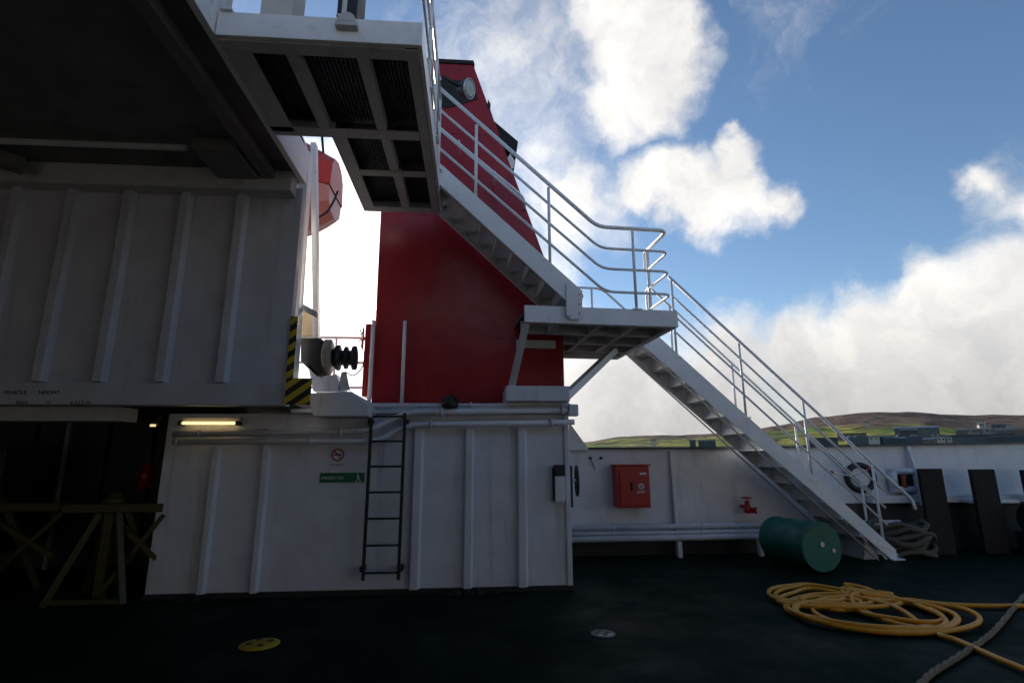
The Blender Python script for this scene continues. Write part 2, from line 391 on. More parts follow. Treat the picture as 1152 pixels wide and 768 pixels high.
v4 = N.new('ShaderNodeVectorMath'); v4.operation = 'SCALE'; L.new(mo.outputs[2], v4.inputs[0]); L.new(m4.outputs[0], v4.inputs['Scale'])
L.new(v4.outputs[0], b.inputs['Base Color'])
struct(mb.build('hills', hm))

# ---- harbour town on the shore
bgrey = mat('slate_wall', (.10, .105, .12), .8); bblue = mat('blue_sheet_roof', (.06, .11, .18), .5); bwhite = mat('harled_wall', (.45, .4, .34), .8)
bdark = mat('dark_slate_roof', (.05, .055, .065), .7); bbrown = mat('brown_stone_wall', (.16, .12, .1), .8); bwin = mat('dark_window', (.02, .025, .03), .2)
def building(px, py, rr, w, d, h, wall, roof, rt, label, name='building', nwin=0, rise=.3, rot=0.0):
    dd = ray(px, py); dd = dd/math.hypot(dd[0], dd[1]); c = Vector((dd[0]*rr, dd[1]*rr, 0)); top = EYE+rr*dd[2]
    az = math.atan2(dd[0], dd[1])
    base = top-h
    M = Matrix.Translation((c.x, c.y, 0)) @ Matrix.Rotation(-az+rot, 4, 'Z')
    t = thing(name, label, 'building' if name == 'building' else name, (c.x, c.y, base), 'buildings of the harbour town')
    hw = h*(1-rise)
    wl = MB().box(-w/2, w/2, 0, d, base-9, base+hw, M).build('wall', wall, t)
    if rt == 'gable':
        poly = [M @ Vector((-w/2-.3, -.4, base+hw)), M @ Vector((-w/2-.3, d+.4, base+hw)), M @ Vector((-w/2-.3, d/2, base+h))]
        rf = MB().prism(poly, M.to_3x3() @ Vector((w+.6, 0, 0))).build('roof', roof, t)
        mc = MB()
        mc.box(-w*.35, -w*.35+1.2, d/2-.6, d/2+.6, base+h-.6, base+h+1.4, M)
        if name == 'cottage': mc.build('chimney', wall, rf)
    else:
        MB().box(-w/2-.3, w/2+.3, -.3, d+.3, base+hw+.01, base+h, M).build('roof', roof, t)
    for i in range(nwin):
        x = -w/2+w*(i+.5)/nwin
        MB().box(x-.9, x+.9, -.12, -.02, base+hw*.35, base+hw*.75, M).build('window', bwin, wl)
blds = [
 (1030, 479, 1150, 62, 30, 10, bgrey, bblue, 'gable', 'long shed with pale blue roof on the green hillside above the quay', 'building', 6),
 (1095, 481, 1000, 40, 25, 9, bbrown, bdark, 'gable', 'brown walled warehouse with dark roof right of the long blue shed', 'building', 4),
 (1058, 489, 820, 8, 9, 8, bwhite, bdark, 'gable', 'narrow cream cottage, left one of the bright pair on the quay', 'cottage', 2),
 (1070, 489, 820, 9, 9, 8, bwhite, bdark, 'gable', 'cream cottage, right one of the bright pair on the quay', 'cottage', 2),
 (1000, 491, 860, 95, 20, 5, bgrey, bgrey, 'flat', 'very long low grey quay shed left of the bright cottages', 'building', 9),
 (1104, 488, 790, 52, 18, 9, bgrey, bdark, 'flat', 'grey flat roofed quay building right of the bright cottages', 'building', 6),
 (1145, 480, 860, 40, 22, 12, bbrown, bdark, 'gable', 'tall dark warehouse at the right end of the town', 'building', 4),
 (1137, 489, 760, 36, 16, 7, bdark, bgrey, 'flat', 'low dark quay building in front of the tall right warehouse', 'building', 4),
 (1103, 472, 1500, 14, 10, 9, bwhite, bdark, 'gable', 'lone white farmhouse high on the slope behind the town', 'cottage', 2),
 (1022, 482, 1000, 22, 14, 7, bdark, bdark, 'gable', 'small black roofed shed just left of the cottages', 'building', 2),
 (958, 487, 1150, 45, 14, 4, bbrown, bdark, 'flat', 'low brown byre among the fields left of the long shed', 'building', 3),
 (795, 494, 700, 20, 12, 6, bdark, bdark, 'gable', 'dark boathouse beyond the bulwark left of the stair', 'building', 2),
 (779, 494, 700, 7, 8, 8, bdark, bbrown, 'gable', 'small dark tower-like hut beside the dark boathouse', 'building', 1),
 (735, 494, 1300, 12, 9, 6, bwhite, bdark, 'gable', 'tiny pale croft in the green field seen under the landing', 'cottage', 2),
 (975, 474, 2000, 12, 9, 8, bwhite, bdark, 'gable', 'tiny pale croft below the brown moor, left of the town', 'cottage', 2),
 (925, 492, 800, 34, 16, 6, bdark, bdark, 'flat', 'low black roofed store seen through the lower stair rails', 'building', 3),
]
for q in blds: building(*q)
hr = random.Random(11)
for k in range(16):
    px = 1108+hr.uniform(-14, 42); rr_ = hr.choice((900, 1050, 1250, 1400)); py = 488-(rr_-760)*.017+hr.uniform(-1, 1)
    building(px, py, rr_, hr.uniform(9, 15), 8, hr.uniform(6, 8), hr.choice((bwhite, bgrey, bbrown, bgrey)), hr.choice((bdark, bgrey, bdark)), 'gable', 'one of the tiny crowded houses on the slope at the right end of the town', 'cottage', 2, rot=hr.uniform(-.5, .5))
for k in range(16):
    px = 962+k*11.5+hr.uniform(-4, 4); rr_ = hr.choice((840, 900, 960)); py = 492.5+hr.uniform(-1.5, .5)-(rr_-800)*.02
    building(px, py, rr_, hr.uniform(8, 18), 8, hr.uniform(5, 7), hr.choice((bwhite, bgrey, bdark, bbrown)), hr.choice((bdark, bgrey, bblue)), 'gable', 'one of the tiny low houses strung along the water front of the town', 'cottage', 2, rot=hr.uniform(-.4, .4))
# breakwater in front of the town
MB().prism([(430, 560, -7), (640, 545, -7), (900, 330, -7), (880, 310, -7), (630, 520, -7), (430, 535, -7)][::-1], (0, 0, 4.6)).build('quay', bgrey).update_tag()
tag(bpy.data.objects['quay'], 'long grey stone quay below the harbour town', 'quay')

# ================================================================== SHIP
# ---- funnel casing house (white, ribbed)
YF = 6.9
ch = thing('deckhouse', 'white steel deckhouse with vertical ribs below the red funnel', 'deckhouse', (-1.3, YF, 0))
MB().box(-3.80, 1.25, YF, 9.15, .06, 2.16).build('wall', white, ch, .008)
MB().box(-3.82, 1.27, YF-.012, 9.13, 0, .058).build('skirting', skirt, ch)
MB().box(-2.3, 1.27, YF-.07, 9.12, 2.165, 2.215).build('ledge', white, ch, .006)
MB().box(-1.45, 1.30, YF-.02, 9.10, 2.22, 2.30).build('coaming', white, ch, .006)
for p, w in ((239, .075), (296, .075), (469, .10), (527, .09), (587, .10)):
    x = at(p, 560, Y=YF).x
    z1 = 1.98
    m = MB(); d = .07
    m.prism([(x-w*.75, YF+.0, .06), (x-w*.45, YF-d, .06), (x+w*.45, YF-d, .06), (x+w*.75, YF+.0, .06)], (0, 0, z1-.06))
    m.build('stiffener', white, ch, .006)
MB().box(1.195, 1.262, YF-.03, YF-.002, .06, 2.16).build('corner_strip', white, ch, .01)
# debris line on the deck in front of it
for i, (px, w) in enumerate(((224, .14), (513, .16), (541, .2))):
    p = at(px, 668, Z=0); m = MB()
    for k in range(9):
        q = Vector((p.x+random.uniform(-w, w), YF-.09+random.uniform(-.05, .02), .0)); s = random.uniform(.02, .055)
        m.lathe([(0, s*1.2), (s*.7, s), (s*1.3, s*.45)], q, (random.uniform(-.3, .3), random.uniform(-.3, .3), 1), 7)
    tag(m.build('tar_lump', brown), ('dark clump of dirt at the foot of the left deckhouse rib', 'dark clump of dirt left of the middle deckhouse rib foot', 'wider dark clump of dirt right of the middle deckhouse rib foot')[i], 'debris', 'dirt clumps along the deckhouse foot')

# ---- pipes on the deckhouse
def pipe(pts, r, label, brackets=(), group='white pipes on the deckhouse', m=white, br=.12, ya=YF):
    t = thing('pipe', label, 'pipe', pts[0], group)
    pr0 = MB().tube(arc_pts(pts, br), r, 14).build('pipe_run', m, t)
    for b_ in brackets:
        b_ = Vector(b_); q = MB(); q.torus(b_, (1, 0, 0), r+.012, .013, 18, 6); q.box(b_.x-.02, b_.x+.02, b_.y, ya, b_.z-.018, b_.z+.018); q.build('clamp', m, pr0)
y1 = YF-.13
A = lambda x, y, Y=y1: at(x, y, Y=Y)
pipe([A(195, 488), A(350, 486), A(415, 484), A(440, 472), A(462, 463.5), A(648, 461)], .040, 'upper white pipe running under the red funnel then bending down left', [A(225, 488), A(384, 485), A(497, 463), A(632, 461)])
y2 = YF-.115
pipe([A(195, 497, y2), A(340, 496, y2), A(425, 496, y2), A(446, 484, y2), A(462, 477.5, y2), A(646, 474.5, y2)], .036, 'lower white pipe below the upper one along the deckhouse', [A(200, 497, y2), A(350, 496, y2), A(485, 477, y2), A(620, 475, y2)])
pipe([A(420, 458, YF-.09), A(640, 453, YF-.09)], .016, 'thin conduit just below the red funnel base', [A(475, 457, YF-.09), A(530, 455.5, YF-.09)])
p = A(644, 461); jb = MB().box(p.x-.06, p.x+.07, p.y-.06, p.y+.06, p.z-.08, p.z+.07).build('junction_box', white, None, .015); tag(jb, 'white square junction box at the right end of the upper pipe', 'junction box')

# ---- funnel
FY = 7.4
def fp(x, y, Y=FY): return at(x, y, Y=Y)
fn = thing('funnel', 'tall red ship funnel with a sooty black top and sloping right side', 'funnel', (-.1, FY, 2.2))
pl = [(-1.41, FY, 2.2), (1.31, FY, 2.2), (1.31, FY, 3.80), (-.06, FY, 7.88), (-1.0, FY, 7.88), (-1.43, FY, 7.4)]
MB().prism(pl, (0, 1.9, 0)).build('casing', red, fn, .01)
MB().prism([(-1.02, FY-.02, 7.885), (-.04, FY-.02, 7.885), (-.06, FY-.02, 7.95), (-1.0, FY-.02, 7.95)], (0, 1.94, 0)).build('rim', soot, fn)
q = [fp(486, 88, FY), fp(532, 93, FY), fp(538, 112, FY), fp(505, 122, FY), fp(480, 118, FY)]
MB().prism([v+Vector((0, -.012, 0)) for v in q], (0, .009, 0)).build('vent_opening', soot, fn)
q = [fp(550, 118, 7.8), fp(556, 136, 7.8), fp(583, 159, 7.8), fp(581, 172, 7.8), fp(563, 163, 7.8), fp(548, 135, 7.8)]
MB().prism(q, (0, .9, 0)).build('exhaust_outlet', soot, fn, .01)
q = [fp(574, 173, 7.8), fp(579, 181, 7.8), fp(574, 186, 7.8), fp(570, 179, 7.8)]
MB().prism(q, (0, .2, 0)).build('bracket', rail_m, fn)
MB().prism([fp(549, 112, 7.39), fp(552, 117, 7.39), fp(551, 124, 7.39), fp(548, 120, 7.39)], (0, .2, 0)).build('bracket', soot, fn)
for x0, r_ in ((-1.43, .028), (-.985, .026)):
    MB().tube([(x0, FY-.05, 2.3), (x0, FY-.05, 3.52)], r_, 12).build('vertical_pipe', rail_m, fn)
for z in (3.3, 5.2, 6.6):
    MB().box(-1.40, (1.31 if z < 3.8 else 1.31-(z-3.8)*.336)-.03, FY-.006, FY-.001, z, z+.012).build('weld_seam', red, fn)
for x in (-.62, .25):
    MB().box(x, x+.012, FY-.006, FY-.001, 2.3, 6.6).build('weld_seam', red, fn)
# handwheel and red plate at funnel's left edge
hw = thing('handwheel', 'spoked handwheel sticking out from the left edge of the funnel', 'valve wheel', (-1.62, FY+.2, 2.95))
c = at(408, 381, Y=7.5)
MB().torus(c, (1, .25, 0), .15, .014).build('rim', redbox, hw)
mm = MB()
for k in range(4):
    a = k*math.pi/2+.5; mm.tube([c, c+Vector((-.03, .14*math.cos(a), .14*math.sin(a)))], .008, 6)
mm.build('spoke', redbox, hw); MB().tube([c, c+Vector((.22, .05, 0))], .02, 10).build('stem', redbox, hw)
pb = MB().box(-1.56, -1.445, FY+.05, FY+.4, 2.45, 3.5).build('side_locker', red, None, .01); tag(pb, 'narrow red locker on the left side of the funnel behind the handwheel', 'locker')

# white box on the house top under the landing leg
wb = MB().box(.42, 1.24, YF-.28, FY-.03, 2.305, 2.50).build('step_box', white, None, .01); tag(wb, 'flat white steel box at the foot of the red funnel, under the landing leg', 'steel box')
# black cowl lamp on the ledge
p = at(506, 454, Y=YF-.12); cl = MB()
cl.lathe([(-.02, .10), (.02, .11), (.10, .075), (.14, .04)], p+Vector((0, -.02, -.03)), (.1, .15, 1), 16); cl.box(p.x-.1, p.x+.12, p.y-.06, p.y+.05, p.z+.02, p.z+.06)
tag(cl.build('floodlight', black, None, .004), 'small black floodlight on the ledge under the red funnel', 'floodlight')

# ---- ladder
ld = thing('ladder', 'black steel ladder standing against the white deckhouse', 'ladder', (-1.1, YF-.2, .18))
yl = YF-.17
L0, L1 = at(408, 655, Y=yl), at(448, 655, Y=yl)
for s, x in ((0, L0.x), (1, L1.x)):
    MB().box(x-.018, x+.018, yl-.02, yl+.02, .20, 2.16).build('stile', black, ld, .004)
for k in range(7):
    z = .28+k*.306; MB().tube([(L0.x, yl, z), (L1.x, yl, z)], .013, 8).build('rung', black, ld)
for x in (L0.x-.02, L1.x+.02):
    for z in (.32, 2.05): MB().box(x-.025, x+.025, yl, YF-.002, z-.03, z+.03).build('wall_clamp', skirt, ld, .005)

# ---- signs
p = at(380, 514, Y=YF-.006)
ns = thing('sign', 'no smoking sign with red ring above the green sign', 'sign', (p.x, YF, p.z))
MB().box(p.x-.1, p.x+.1, YF-.006, YF-.002, p.z-.14, p.z+.12).build('plate', white, ns)
MB().torus((p.x, YF-.01, p.z+.03), (0, 1, 0), .07, .009).build('ring', signred, ns)
MB().bar((p.x-.05, YF-.011, p.z+.08), (p.x+.05, YF-.011, p.z-.02), .005, .014, (0, 0, 1)).build('slash', signred, ns)
m = MB(); m.box(p.x-.045, p.x+.045, YF-.009, YF-.007, p.z+.022, p.z+.038); m.build('cigarette', ink, ns)
text('NO SMOKING', .032, signred, (p.x-.092, YF-.0085, p.z-.105), ns, sx=.85)
p = at(385, 537, Y=YF-.006)
gs = thing('sign', 'long green exit sign with white lettering left of the ladder', 'sign', (p.x, YF, p.z))
MB().box(p.x-.275, p.x+.275, YF-.008, YF-.002, p.z-.06, p.z+.06).build('plate', signgreen, gs)
text('EMERGENCY EXIT', .048, signwhite, (p.x-.255, YF-.0095, p.z-.018), gs, sx=.72)
m = MB(); x = p.x+.2; yy = YF-.010
m.box(x-.05, x+.055, yy, yy+.0015, p.z-.05, p.z-.045); m.lathe([(0, .011), (.0015, .011)], (x-.01, yy, p.z+.035), (0, 1, 0), 14)
m.prism([(x-.02, yy, p.z+.02), (x+.01, yy, p.z+.02), (x+.012, yy, p.z-.012), (x-.015, yy, p.z-.012)], (0, .0015, 0))
m.prism([(x-.012, yy, p.z-.012), (x-.002, yy, p.z-.012), (x-.025, yy, p.z-.043), (x-.035, yy, p.z-.043)], (0, .0015, 0))
m.prism([(x, yy, p.z-.012), (x+.012, yy, p.z-.012), (x+.03, yy, p.z-.043), (x+.018, yy, p.z-.043)], (0, .0015, 0))
m.build('running_figure', signwhite, gs)

# ---- phone box on the right
p = at(628, 544, Y=YF)
ph = thing('intercom', 'small white intercom box with black top near the deckhouse corner', 'intercom', (p.x, YF, p.z-.2))
MB().box(p.x-.055, p.x+.07, YF-.09, YF-.002, p.z-.22, p.z+.1).build('housing', grey, ph, .012)
MB().box(p.x-.06, p.x+.075, YF-.10, YF-.004, p.z+.105, p.z+.24).build('hood', black, ph, .01)
MB().box(p.x-.075, p.x-.058, YF-.06, YF-.002, p.z-.2, p.z+.2).build('bracket', brown, ph)
# black strip and handwheel behind the corner
tag(MB().box(1.256, 1.30, YF+.02, YF+.07, .98, 1.50).build('door_edge', black, None, .004), 'tall thin black strip on the right corner of the deckhouse', 'strip')
c = Vector((1.42, YF+.35, 1.30))
h2 = thing('handwheel', 'black handwheel seen nearly edge on beside the deckhouse corner', 'valve wheel', c)
MB().torus(c, (1, -.12, 0), .19, .02).build('rim', black, h2)
mm = MB()
for k in range(5):
    a = k*2*math.pi/5; mm.tube([c, c+Vector((.12*math.cos(a)*.18, .18*math.cos(a), .18*math.sin(a)))], .01, 6)
mm.build('spoke', black, h2); MB().tube([c, (1.26, YF+.37, 1.30)], .018, 10).build('stem', chrome, h2)

# ---- big left bulkhead (upper level) with band
WY = 6.2
bw = thing('bulkhead', 'large grey white ribbed bulkhead of the upper deck at the left', 'bulkhead', (-5, WY, 2.2))
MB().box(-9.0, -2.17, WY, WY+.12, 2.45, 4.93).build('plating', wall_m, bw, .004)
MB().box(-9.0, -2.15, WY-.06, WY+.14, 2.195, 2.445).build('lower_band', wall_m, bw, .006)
for p0, p1 in ((-30, 24), (40, 85), (108, 148), (178, 212), (247, 274)):
    x0, x1 = at(p0, 432, Y=WY-.05).x, at(p1, 218, Y=WY-.05).x; x = (x0+x1)/2; w = .05
    MB().prism([(x-w*1.5, WY, 2.45), (x-w, WY-.09, 2.45), (x+w, WY-.09, 2.45), (x+w*1.5, WY, 2.45)], (0, 0, 4.93-2.45)).build('stiffener', wall_m, bw, .006)
for k, x in enumerate((-8.3, -7.6, -6.9)):
    MB().prism([(x-.075, WY, 2.45), (x-.05, WY-.09, 2.45), (x+.05, WY-.09, 2.45), (x+.075, WY, 2.45)], (0, 0, 2.48)).build('stiffener', wall_m, bw, .006)
p = at(3, 442, Y=WY-.065); text('VEHICLE', .062, ink, (p.x, WY-.063, p.z-.012), bw, sx=1.05)
p = at(43, 442, Y=WY-.065); text('HEIGHT', .062, ink, (p.x, WY-.063, p.z-.012), bw, sx=1.0)
p = at(17, 455, Y=WY-.065); text('MAX', .06, ink, (p.x, WY-.063, p.z), bw)
p = at(50, 455, Y=WY-.065); text("15'", .06, ink, (p.x, WY-.063, p.z), bw)
p = at(78, 455, Y=WY-.065); text('4.623 M', .06, ink, (p.x, WY-.063, p.z), bw, sx=1.1)
# underside beams
tag(MB().box(-5.6, -4.02, WY+.15, WY+.45, 2.03, 2.19).build('girder', beam_m, None, .005), 'grey girder under the left bulkhead above the dark bay', 'girder')

# ---- upper deck plating above the camera
ud = thing('upper_deck', 'dark underside of the deck above, filling the upper left', 'deck above', (-6, 2, 5.05))
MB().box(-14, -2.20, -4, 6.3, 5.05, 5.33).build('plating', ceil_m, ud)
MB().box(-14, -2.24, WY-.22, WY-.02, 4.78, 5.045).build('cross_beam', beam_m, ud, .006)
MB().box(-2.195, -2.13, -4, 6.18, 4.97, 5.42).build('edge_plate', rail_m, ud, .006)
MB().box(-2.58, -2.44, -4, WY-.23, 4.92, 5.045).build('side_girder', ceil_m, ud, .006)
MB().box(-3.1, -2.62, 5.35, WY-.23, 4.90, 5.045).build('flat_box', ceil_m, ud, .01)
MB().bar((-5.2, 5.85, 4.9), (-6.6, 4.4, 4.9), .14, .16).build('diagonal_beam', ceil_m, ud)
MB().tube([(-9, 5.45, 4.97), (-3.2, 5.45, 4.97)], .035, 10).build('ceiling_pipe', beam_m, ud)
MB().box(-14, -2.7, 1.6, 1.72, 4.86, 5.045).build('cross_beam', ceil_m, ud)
# ---- superstructure aft of the viewer (unseen, added to block sky light)
ss = thing('shade_structure', 'unseen ship structure added aft of the viewer to block sky light', 'shade_structure', (0, -2.2, 0))
dull = mat('bounce_wall_paint', (.4, .39, .39), .7)  # tone set for how much light the unseen walls bounce forward
MB().box(-14, 18, -3.0, -2.2, 0, 7).build('wall', dull, ss)
MB().box(-2.1, 18, -2.2, 1.3, 4.95, 5.15).build('overhang', dull, ss)  # unseen canopy, its reach shaped to darken the deckhouse and deck
MB().box(-14.2, -13.9, -2.2, 9.2, 0, 5.0).build('side_wall', dull, ss)

# ---- grating platform
gp = thing('platform', 'white framed grating platform overhead that feeds the upper stair flight', 'platform', (-1.4, 5, 5.0))
ZB, ZT = 4.955, 5.18
m = MB()
MB().box(-2.12, -.50, 3.76, 3.80, ZB, ZT).build('front_fascia', rail_m, gp, .004)
MB().box(-.50, -.46, 3.76, 6.84, ZB, ZT).build('side_fascia', rail_m, gp, .004)
MB().box(-1.50, -.505, 6.80, 6.84, ZB, ZT).build('back_fascia', beam_m, gp, .004)
MB().box(-1.54, -1.505, 5.05, 6.84, ZB, ZT).build('side_fascia', beam_m, gp, .004)
MB().box(-2.12, -1.545, 5.05, 5.09, ZB, ZT).build('back_fascia', beam_m, gp, .004)
def flange(x0, x1, y0, y1): MB().box(x0, x1, y0, y1, ZB-.012, ZB-.001).build('flange', beam_m, gp)
flange(-2.12, -.50, 3.81, 3.93); flange(-2.12, -1.90, 3.935, 5.03); flange(-.60, -.505, 3.935, 6.8)
flange(-2.12, -.605, 4.95, 5.10); flange(-1.50, -1.38, 5.105, 6.80); flange(-1.375, -.605, 5.74, 5.86); flange(-1.375, -.605, 6.67, 6.80)
for x in (-1.57, -.98):
    MB().box(x-.05, x+.05, 3.935, 4.945, ZB-.01, ZB+.1).build('bearer', beam_m, gp)
MB().box(-1.02, -.92, 5.105, 5.735, ZB-.01, ZB+.1).build('bearer', beam_m, gp); MB().box(-1.0, -.90, 5.865, 6.66, ZB-.01, ZB+.1).build('bearer', beam_m, gp)
def grating(x0, x1, y0, y1, z, parent):
    m = MB(); st = .035
    n = int((x1-x0)/st)
    for i in range(n+1):
        x = x0+(x1-x0)*i/n; m.box(x-.0065, x+.0065, y0, y1, z+.02, z+.035)
    n = int((y1-y0)/.06)
    for i in range(1, n):
        y = y0+(y1-y0)*i/n; m.box(x0, x1, y-.004, y+.004, z+.024, z+.034)
    m.box(x0, x1, y0, y1, z+.04, z+.046)     # solid sheet added over the bars to shut out the sky
    m.build('grating', grate, parent)
for g_ in ((-2.1, -1.62, 3.82, 5.03), (-1.52, -1.03, 3.82, 5.03), (-.93, -.51, 3.82, 5.03), (-1.5, -1.02, 5.1, 6.78), (-.90, -.51, 5.1, 6.78)):
    grating(*g_, ZB+.105, gp)
MB().box(-2.118, -.502, 3.802, 5.048, ZB+.153, ZB+.16).build('floor_plate', grate, gp); MB().box(-1.503, -.502, 5.052, 6.798, ZB+.153, ZB+.16).build('floor_plate', grate, gp)  # plates added above the gratings to close the sky gaps
MB().box(-2.118, -.605, 3.802, 3.81, ZB-.01, ZB+.15).build('web', beam_m, gp)
# rail round the platform
def rail_post(x, y, z0, z1, parent, r=.02):
    po = MB().tube([(x, y, z0), (x, y, z1)], r, 10).build('post', rail_m, parent)
    MB().box(x-.05, x+.05, y-.05, y+.05, z0, z0+.012).build('post_foot', rail_m, po)
pr = thing('railing', 'white tube railing round the overhead platform', 'railing', (-.48, 5, ZT))
for h, r_ in ((1.05, .021), (.72, .014), (.38, .014)):
    pts = [(-2.1, 3.78, ZT+h), (-.48, 3.78, ZT+h), (-.48, 6.15, ZT+h)]
    MB().tube(arc_pts(pts, .14), r_, 10).build('rail', rail_m, pr)
for x, y in ((-2.05, 3.78), (-1.12, 3.78), (-.48, 4.6), (-.48, 5.4), (-.48, 6.1)): rail_post(x, y, ZT, ZT+1.05, pr)
# half round bracket on the fascia
p = at(391, 24, Y=3.74); m = MB()
m.prism([(p.x+.075*math.cos(a), 3.70, p.z-.03+.085*math.sin(a)) for a in [k*math.pi/10 for k in range(11)]], (0, .055, 0)); m.box(p.x-.09, p.x+.09, 3.70, 3.758, p.z-.075, p.z-.032)
tag(m.build('lamp_bracket', beam_m, None, .004), 'half round steel bracket on the front edge of the overhead platform', 'bracket')
# things on the platform
tag(MB().box(-1.28, -1.1, 4.1, 4.4, ZT+.01, ZT+.85).build('control_box', black, None, .01), 'black box standing on the overhead platform edge', 'box')
tag(MB().box(-2.05, -1.75, 4.3, 4.6, ZT+.01, ZT+1.6).build('locker', mat('beige_locker', (.5, .47, .43), .6), None, .01), 'tall beige locker on the overhead platform', 'locker')

# floodlight at the platform corner
fl = thing('floodlight', 'round silver floodlight on a bracket in front of the funnel top', 'floodlight', at(520, 100, Y=6.3))
c = at(526, 100, Y=6.3); ax = Vector((.85, -.5, -.3)).normalized()
MB().lathe([(-.16, .05), (-.1, .09), (0, .125), (.02, .132), (.03, .132)], c, ax, 28).build('housing', black, fl)
MB().lathe([(.031, .12), (.045, .09), (.05, .02)], c, ax, 28).build('lens', glassm, fl)
MB().torus(c+ax*.03, ax, .127, .01).build('bezel', chrome, fl)
MB().tube([c-ax*.1, at(508, 92, Y=6.2), at(497, 86, Y=6.15)], .02, 8).build('yoke', black, fl)
MB().lathe([(0, .035), (.3, .035)], at(476, 100, Y=6.1), at(500, 84, Y=6.15)-at(476, 100, Y=6.1), 16).build('arm', rail_m, fl)

# ================================================================== STAIRS
ang = R(4.0); UX = Vector((math.cos(ang), math.sin(ang), 0)); VX = Vector((-math.sin(ang), math.cos(ang), 0))
A0 = at(590, 343, Y=6.3); A0.z = 0
def S(u, v, z): return A0+UX*u+VX*v+Vector((0, 0, z))
def lp(px, py, v):
    d = Vector(ray(px, py)); o = S(0, v, 0); t = (o-Vector((0, 0, EYE))).dot(VX)/d.dot(VX); P = Vector((0, 0, EYE))+d*t
    return ((P-A0).dot(UX), P.z)
SM = Matrix(((UX.x, VX.x, 0, A0.x), (UX.y, VX.y, 0, A0.y), (0, 0, 1, 0), (0, 0, 0, 1)))
lo, hi = .5, 3.0
for _ in range(40):
    v = (lo+hi)/2
    if lp(1000, 626, v)[1] > .05: lo = v
    else: hi = v
VL = v
def sp_(u, v, z, *_): return S(u, v, z)
LZ = lp(590, 343, 0)[1]; LB = lp(590, 362, 0)[1]; LU = lp(762, 350, 0)[0]
print('stairs: LZ %.2f LB %.2f LU %.2f VL %.2f' % (LZ, LB, LU, VL))
# ---- landing
LD = 2.35
VW = .75      # stair width
ln = thing('landing', 'white steel stair landing with ribbed underside between the two flights', 'landing', S(LU/2, 0, LB))
def sbox(u0, u1, v0, v1, z0, z1): return MB().box(u0, u1, v0, v1, z0, z1, SM)
sbox(0, LU, 0, .03, LB, LZ).build('front_fascia', stair_m, ln, .004)
sbox(LU-.03, LU, .032, LD, LB, LZ-.003).build('side_fascia', stair_m, ln, .004)
sbox(.72, LU-.032, LD-.03, LD, LB, LZ-.003).build('back_fascia', stair_m, ln, .004)
sbox(.03, LU-.03, .03, 1.06, LZ-.035, LZ-.006).build('floor_plate', grate, ln)
sbox(.75, LU-.03, 1.06, LD-.03, LZ-.035, LZ-.006).build('floor_plate', grate, ln)
for v0 in (.62, 1.22, 1.78):
    sbox(.06 if v0 < 1 else .75, LU-.04, v0, v0+.07, LB+.01, LZ-.04).build('bearer', beam_m, ln, .003)
for u0 in (.42, .98, 1.45):
    sbox(u0, u0+.07, .04, .61, LB+.006, LZ-.045).build('bearer', beam_m, ln, .003)
    if u0 > .9: sbox(u0, u0+.07, .70, 1.215, LB+.006, LZ-.045).build('bearer', beam_m, ln, .003); sbox(u0, u0+.07, 1.30, 1.775, LB+.006, LZ-.045).build('bearer', beam_m, ln, .003)
sbox(0.031, LU-.031, .031, .10, LB-.002, LB+.008).build('flange', beam_m, ln)
sbox(LU-.10, LU-.031, .102, LD-.1, LB-.002, LB+.008).build('flange', beam_m, ln)
# legs and brace
a = S(.03, .06, LB); b_ = Vector((.50, YF-.2, 2.51)); MB().bar(a, b_, .09, .07, (0, 1, 0)).build('leg', beam_m, ln, .004)
MB().bar((1.20, YF+.05, 2.36), S(LU-.35, 1.5, LB-.01), .10, .10).build('brace', stair_m, ln, .004)
sbox(.05, .62, .98, 1.04, LB-.12, LB-.004).build('bracket', beam_m, ln, .004)
# ---- flights
def flight(name, label, top, bot, v0, depth, n, th, plate_top=None, foot=False, swap=False):
    """top, bot: (u, z) of the upper edge of the stringer at the front plane; th: vertical depth of the stringer"""
    t = thing(name, label, 'stairs', S(bot[0], v0, 0 if foot else bot[1]-.4))
    (u0, z0), (u1, z1) = top, bot
    s = (z1-z0)/(u1-u0)
    for k, vv in enumerate((v0, v0+depth)):
        pts = [(u0, z0), (u1, z1), (u1, z1-th*.7), (u1-.04 if not foot else u1-.12, z1-th if not foot else max(z1-th, .02)), (u0, z0-th)]
        MB().prism([S(a_, vv, c_) for a_, c_ in pts], VX*.02).build('stringer', stair_m, t, .003)
        # edge flanges of the channel
        q = MB()
        for dz in (0, -th):
            q.prism([S(u0, vv+.02 if k == 0 else vv-.05, z0+dz), S(u1-.08, vv+.02 if k == 0 else vv-.05, z1+dz-s*-.0+(-s*-.08)*0+(-.08*s)*1), S(u1-.08, vv+.02 if k == 0 else vv-.05, z1+dz-.08*s-.012), S(u0, vv+.02 if k == 0 else vv-.05, z0+dz-.012)], VX*.05)
        q.build('channel_flange', beam_m, t)
    rise = (z0-z1)/n; run = (u1-u0)/n
    for i in range(n):
        z = z0-(i+1)*rise-.06; u = u0+i*run+.03
        if z < .03: break
        q = MB(); q.box(u-.02, u+run+.015, v0+.022, v0+depth-.002, z-.006, z, SM)
        q.box(u+run+.007, u+run+.015, v0+.022, v0+depth-.002, z-.045, z-.007, SM)
        tr_ = q.build('tread', stair_m, t, .0015)
        q = MB(); q.prism([S(u-.012, v0+.022, z-.004), S(u-.004, v0+.022, z-.004), S(u+.012, v0+.022, z+rise-.012), S(u+.004, v0+.022, z+rise-.012)], VX*(depth-.024))
        q.build('riser', stair_m, t)
        for vv in (v0+.026, v0+depth-.032): MB().prism([S(u+.02, vv, z-.007), S(u+run*.85, vv, z-.007), S(u+run*.3, vv, z-.09)], VX*.006).build('tread_bracket', beam_m, tr_)
    return t, s
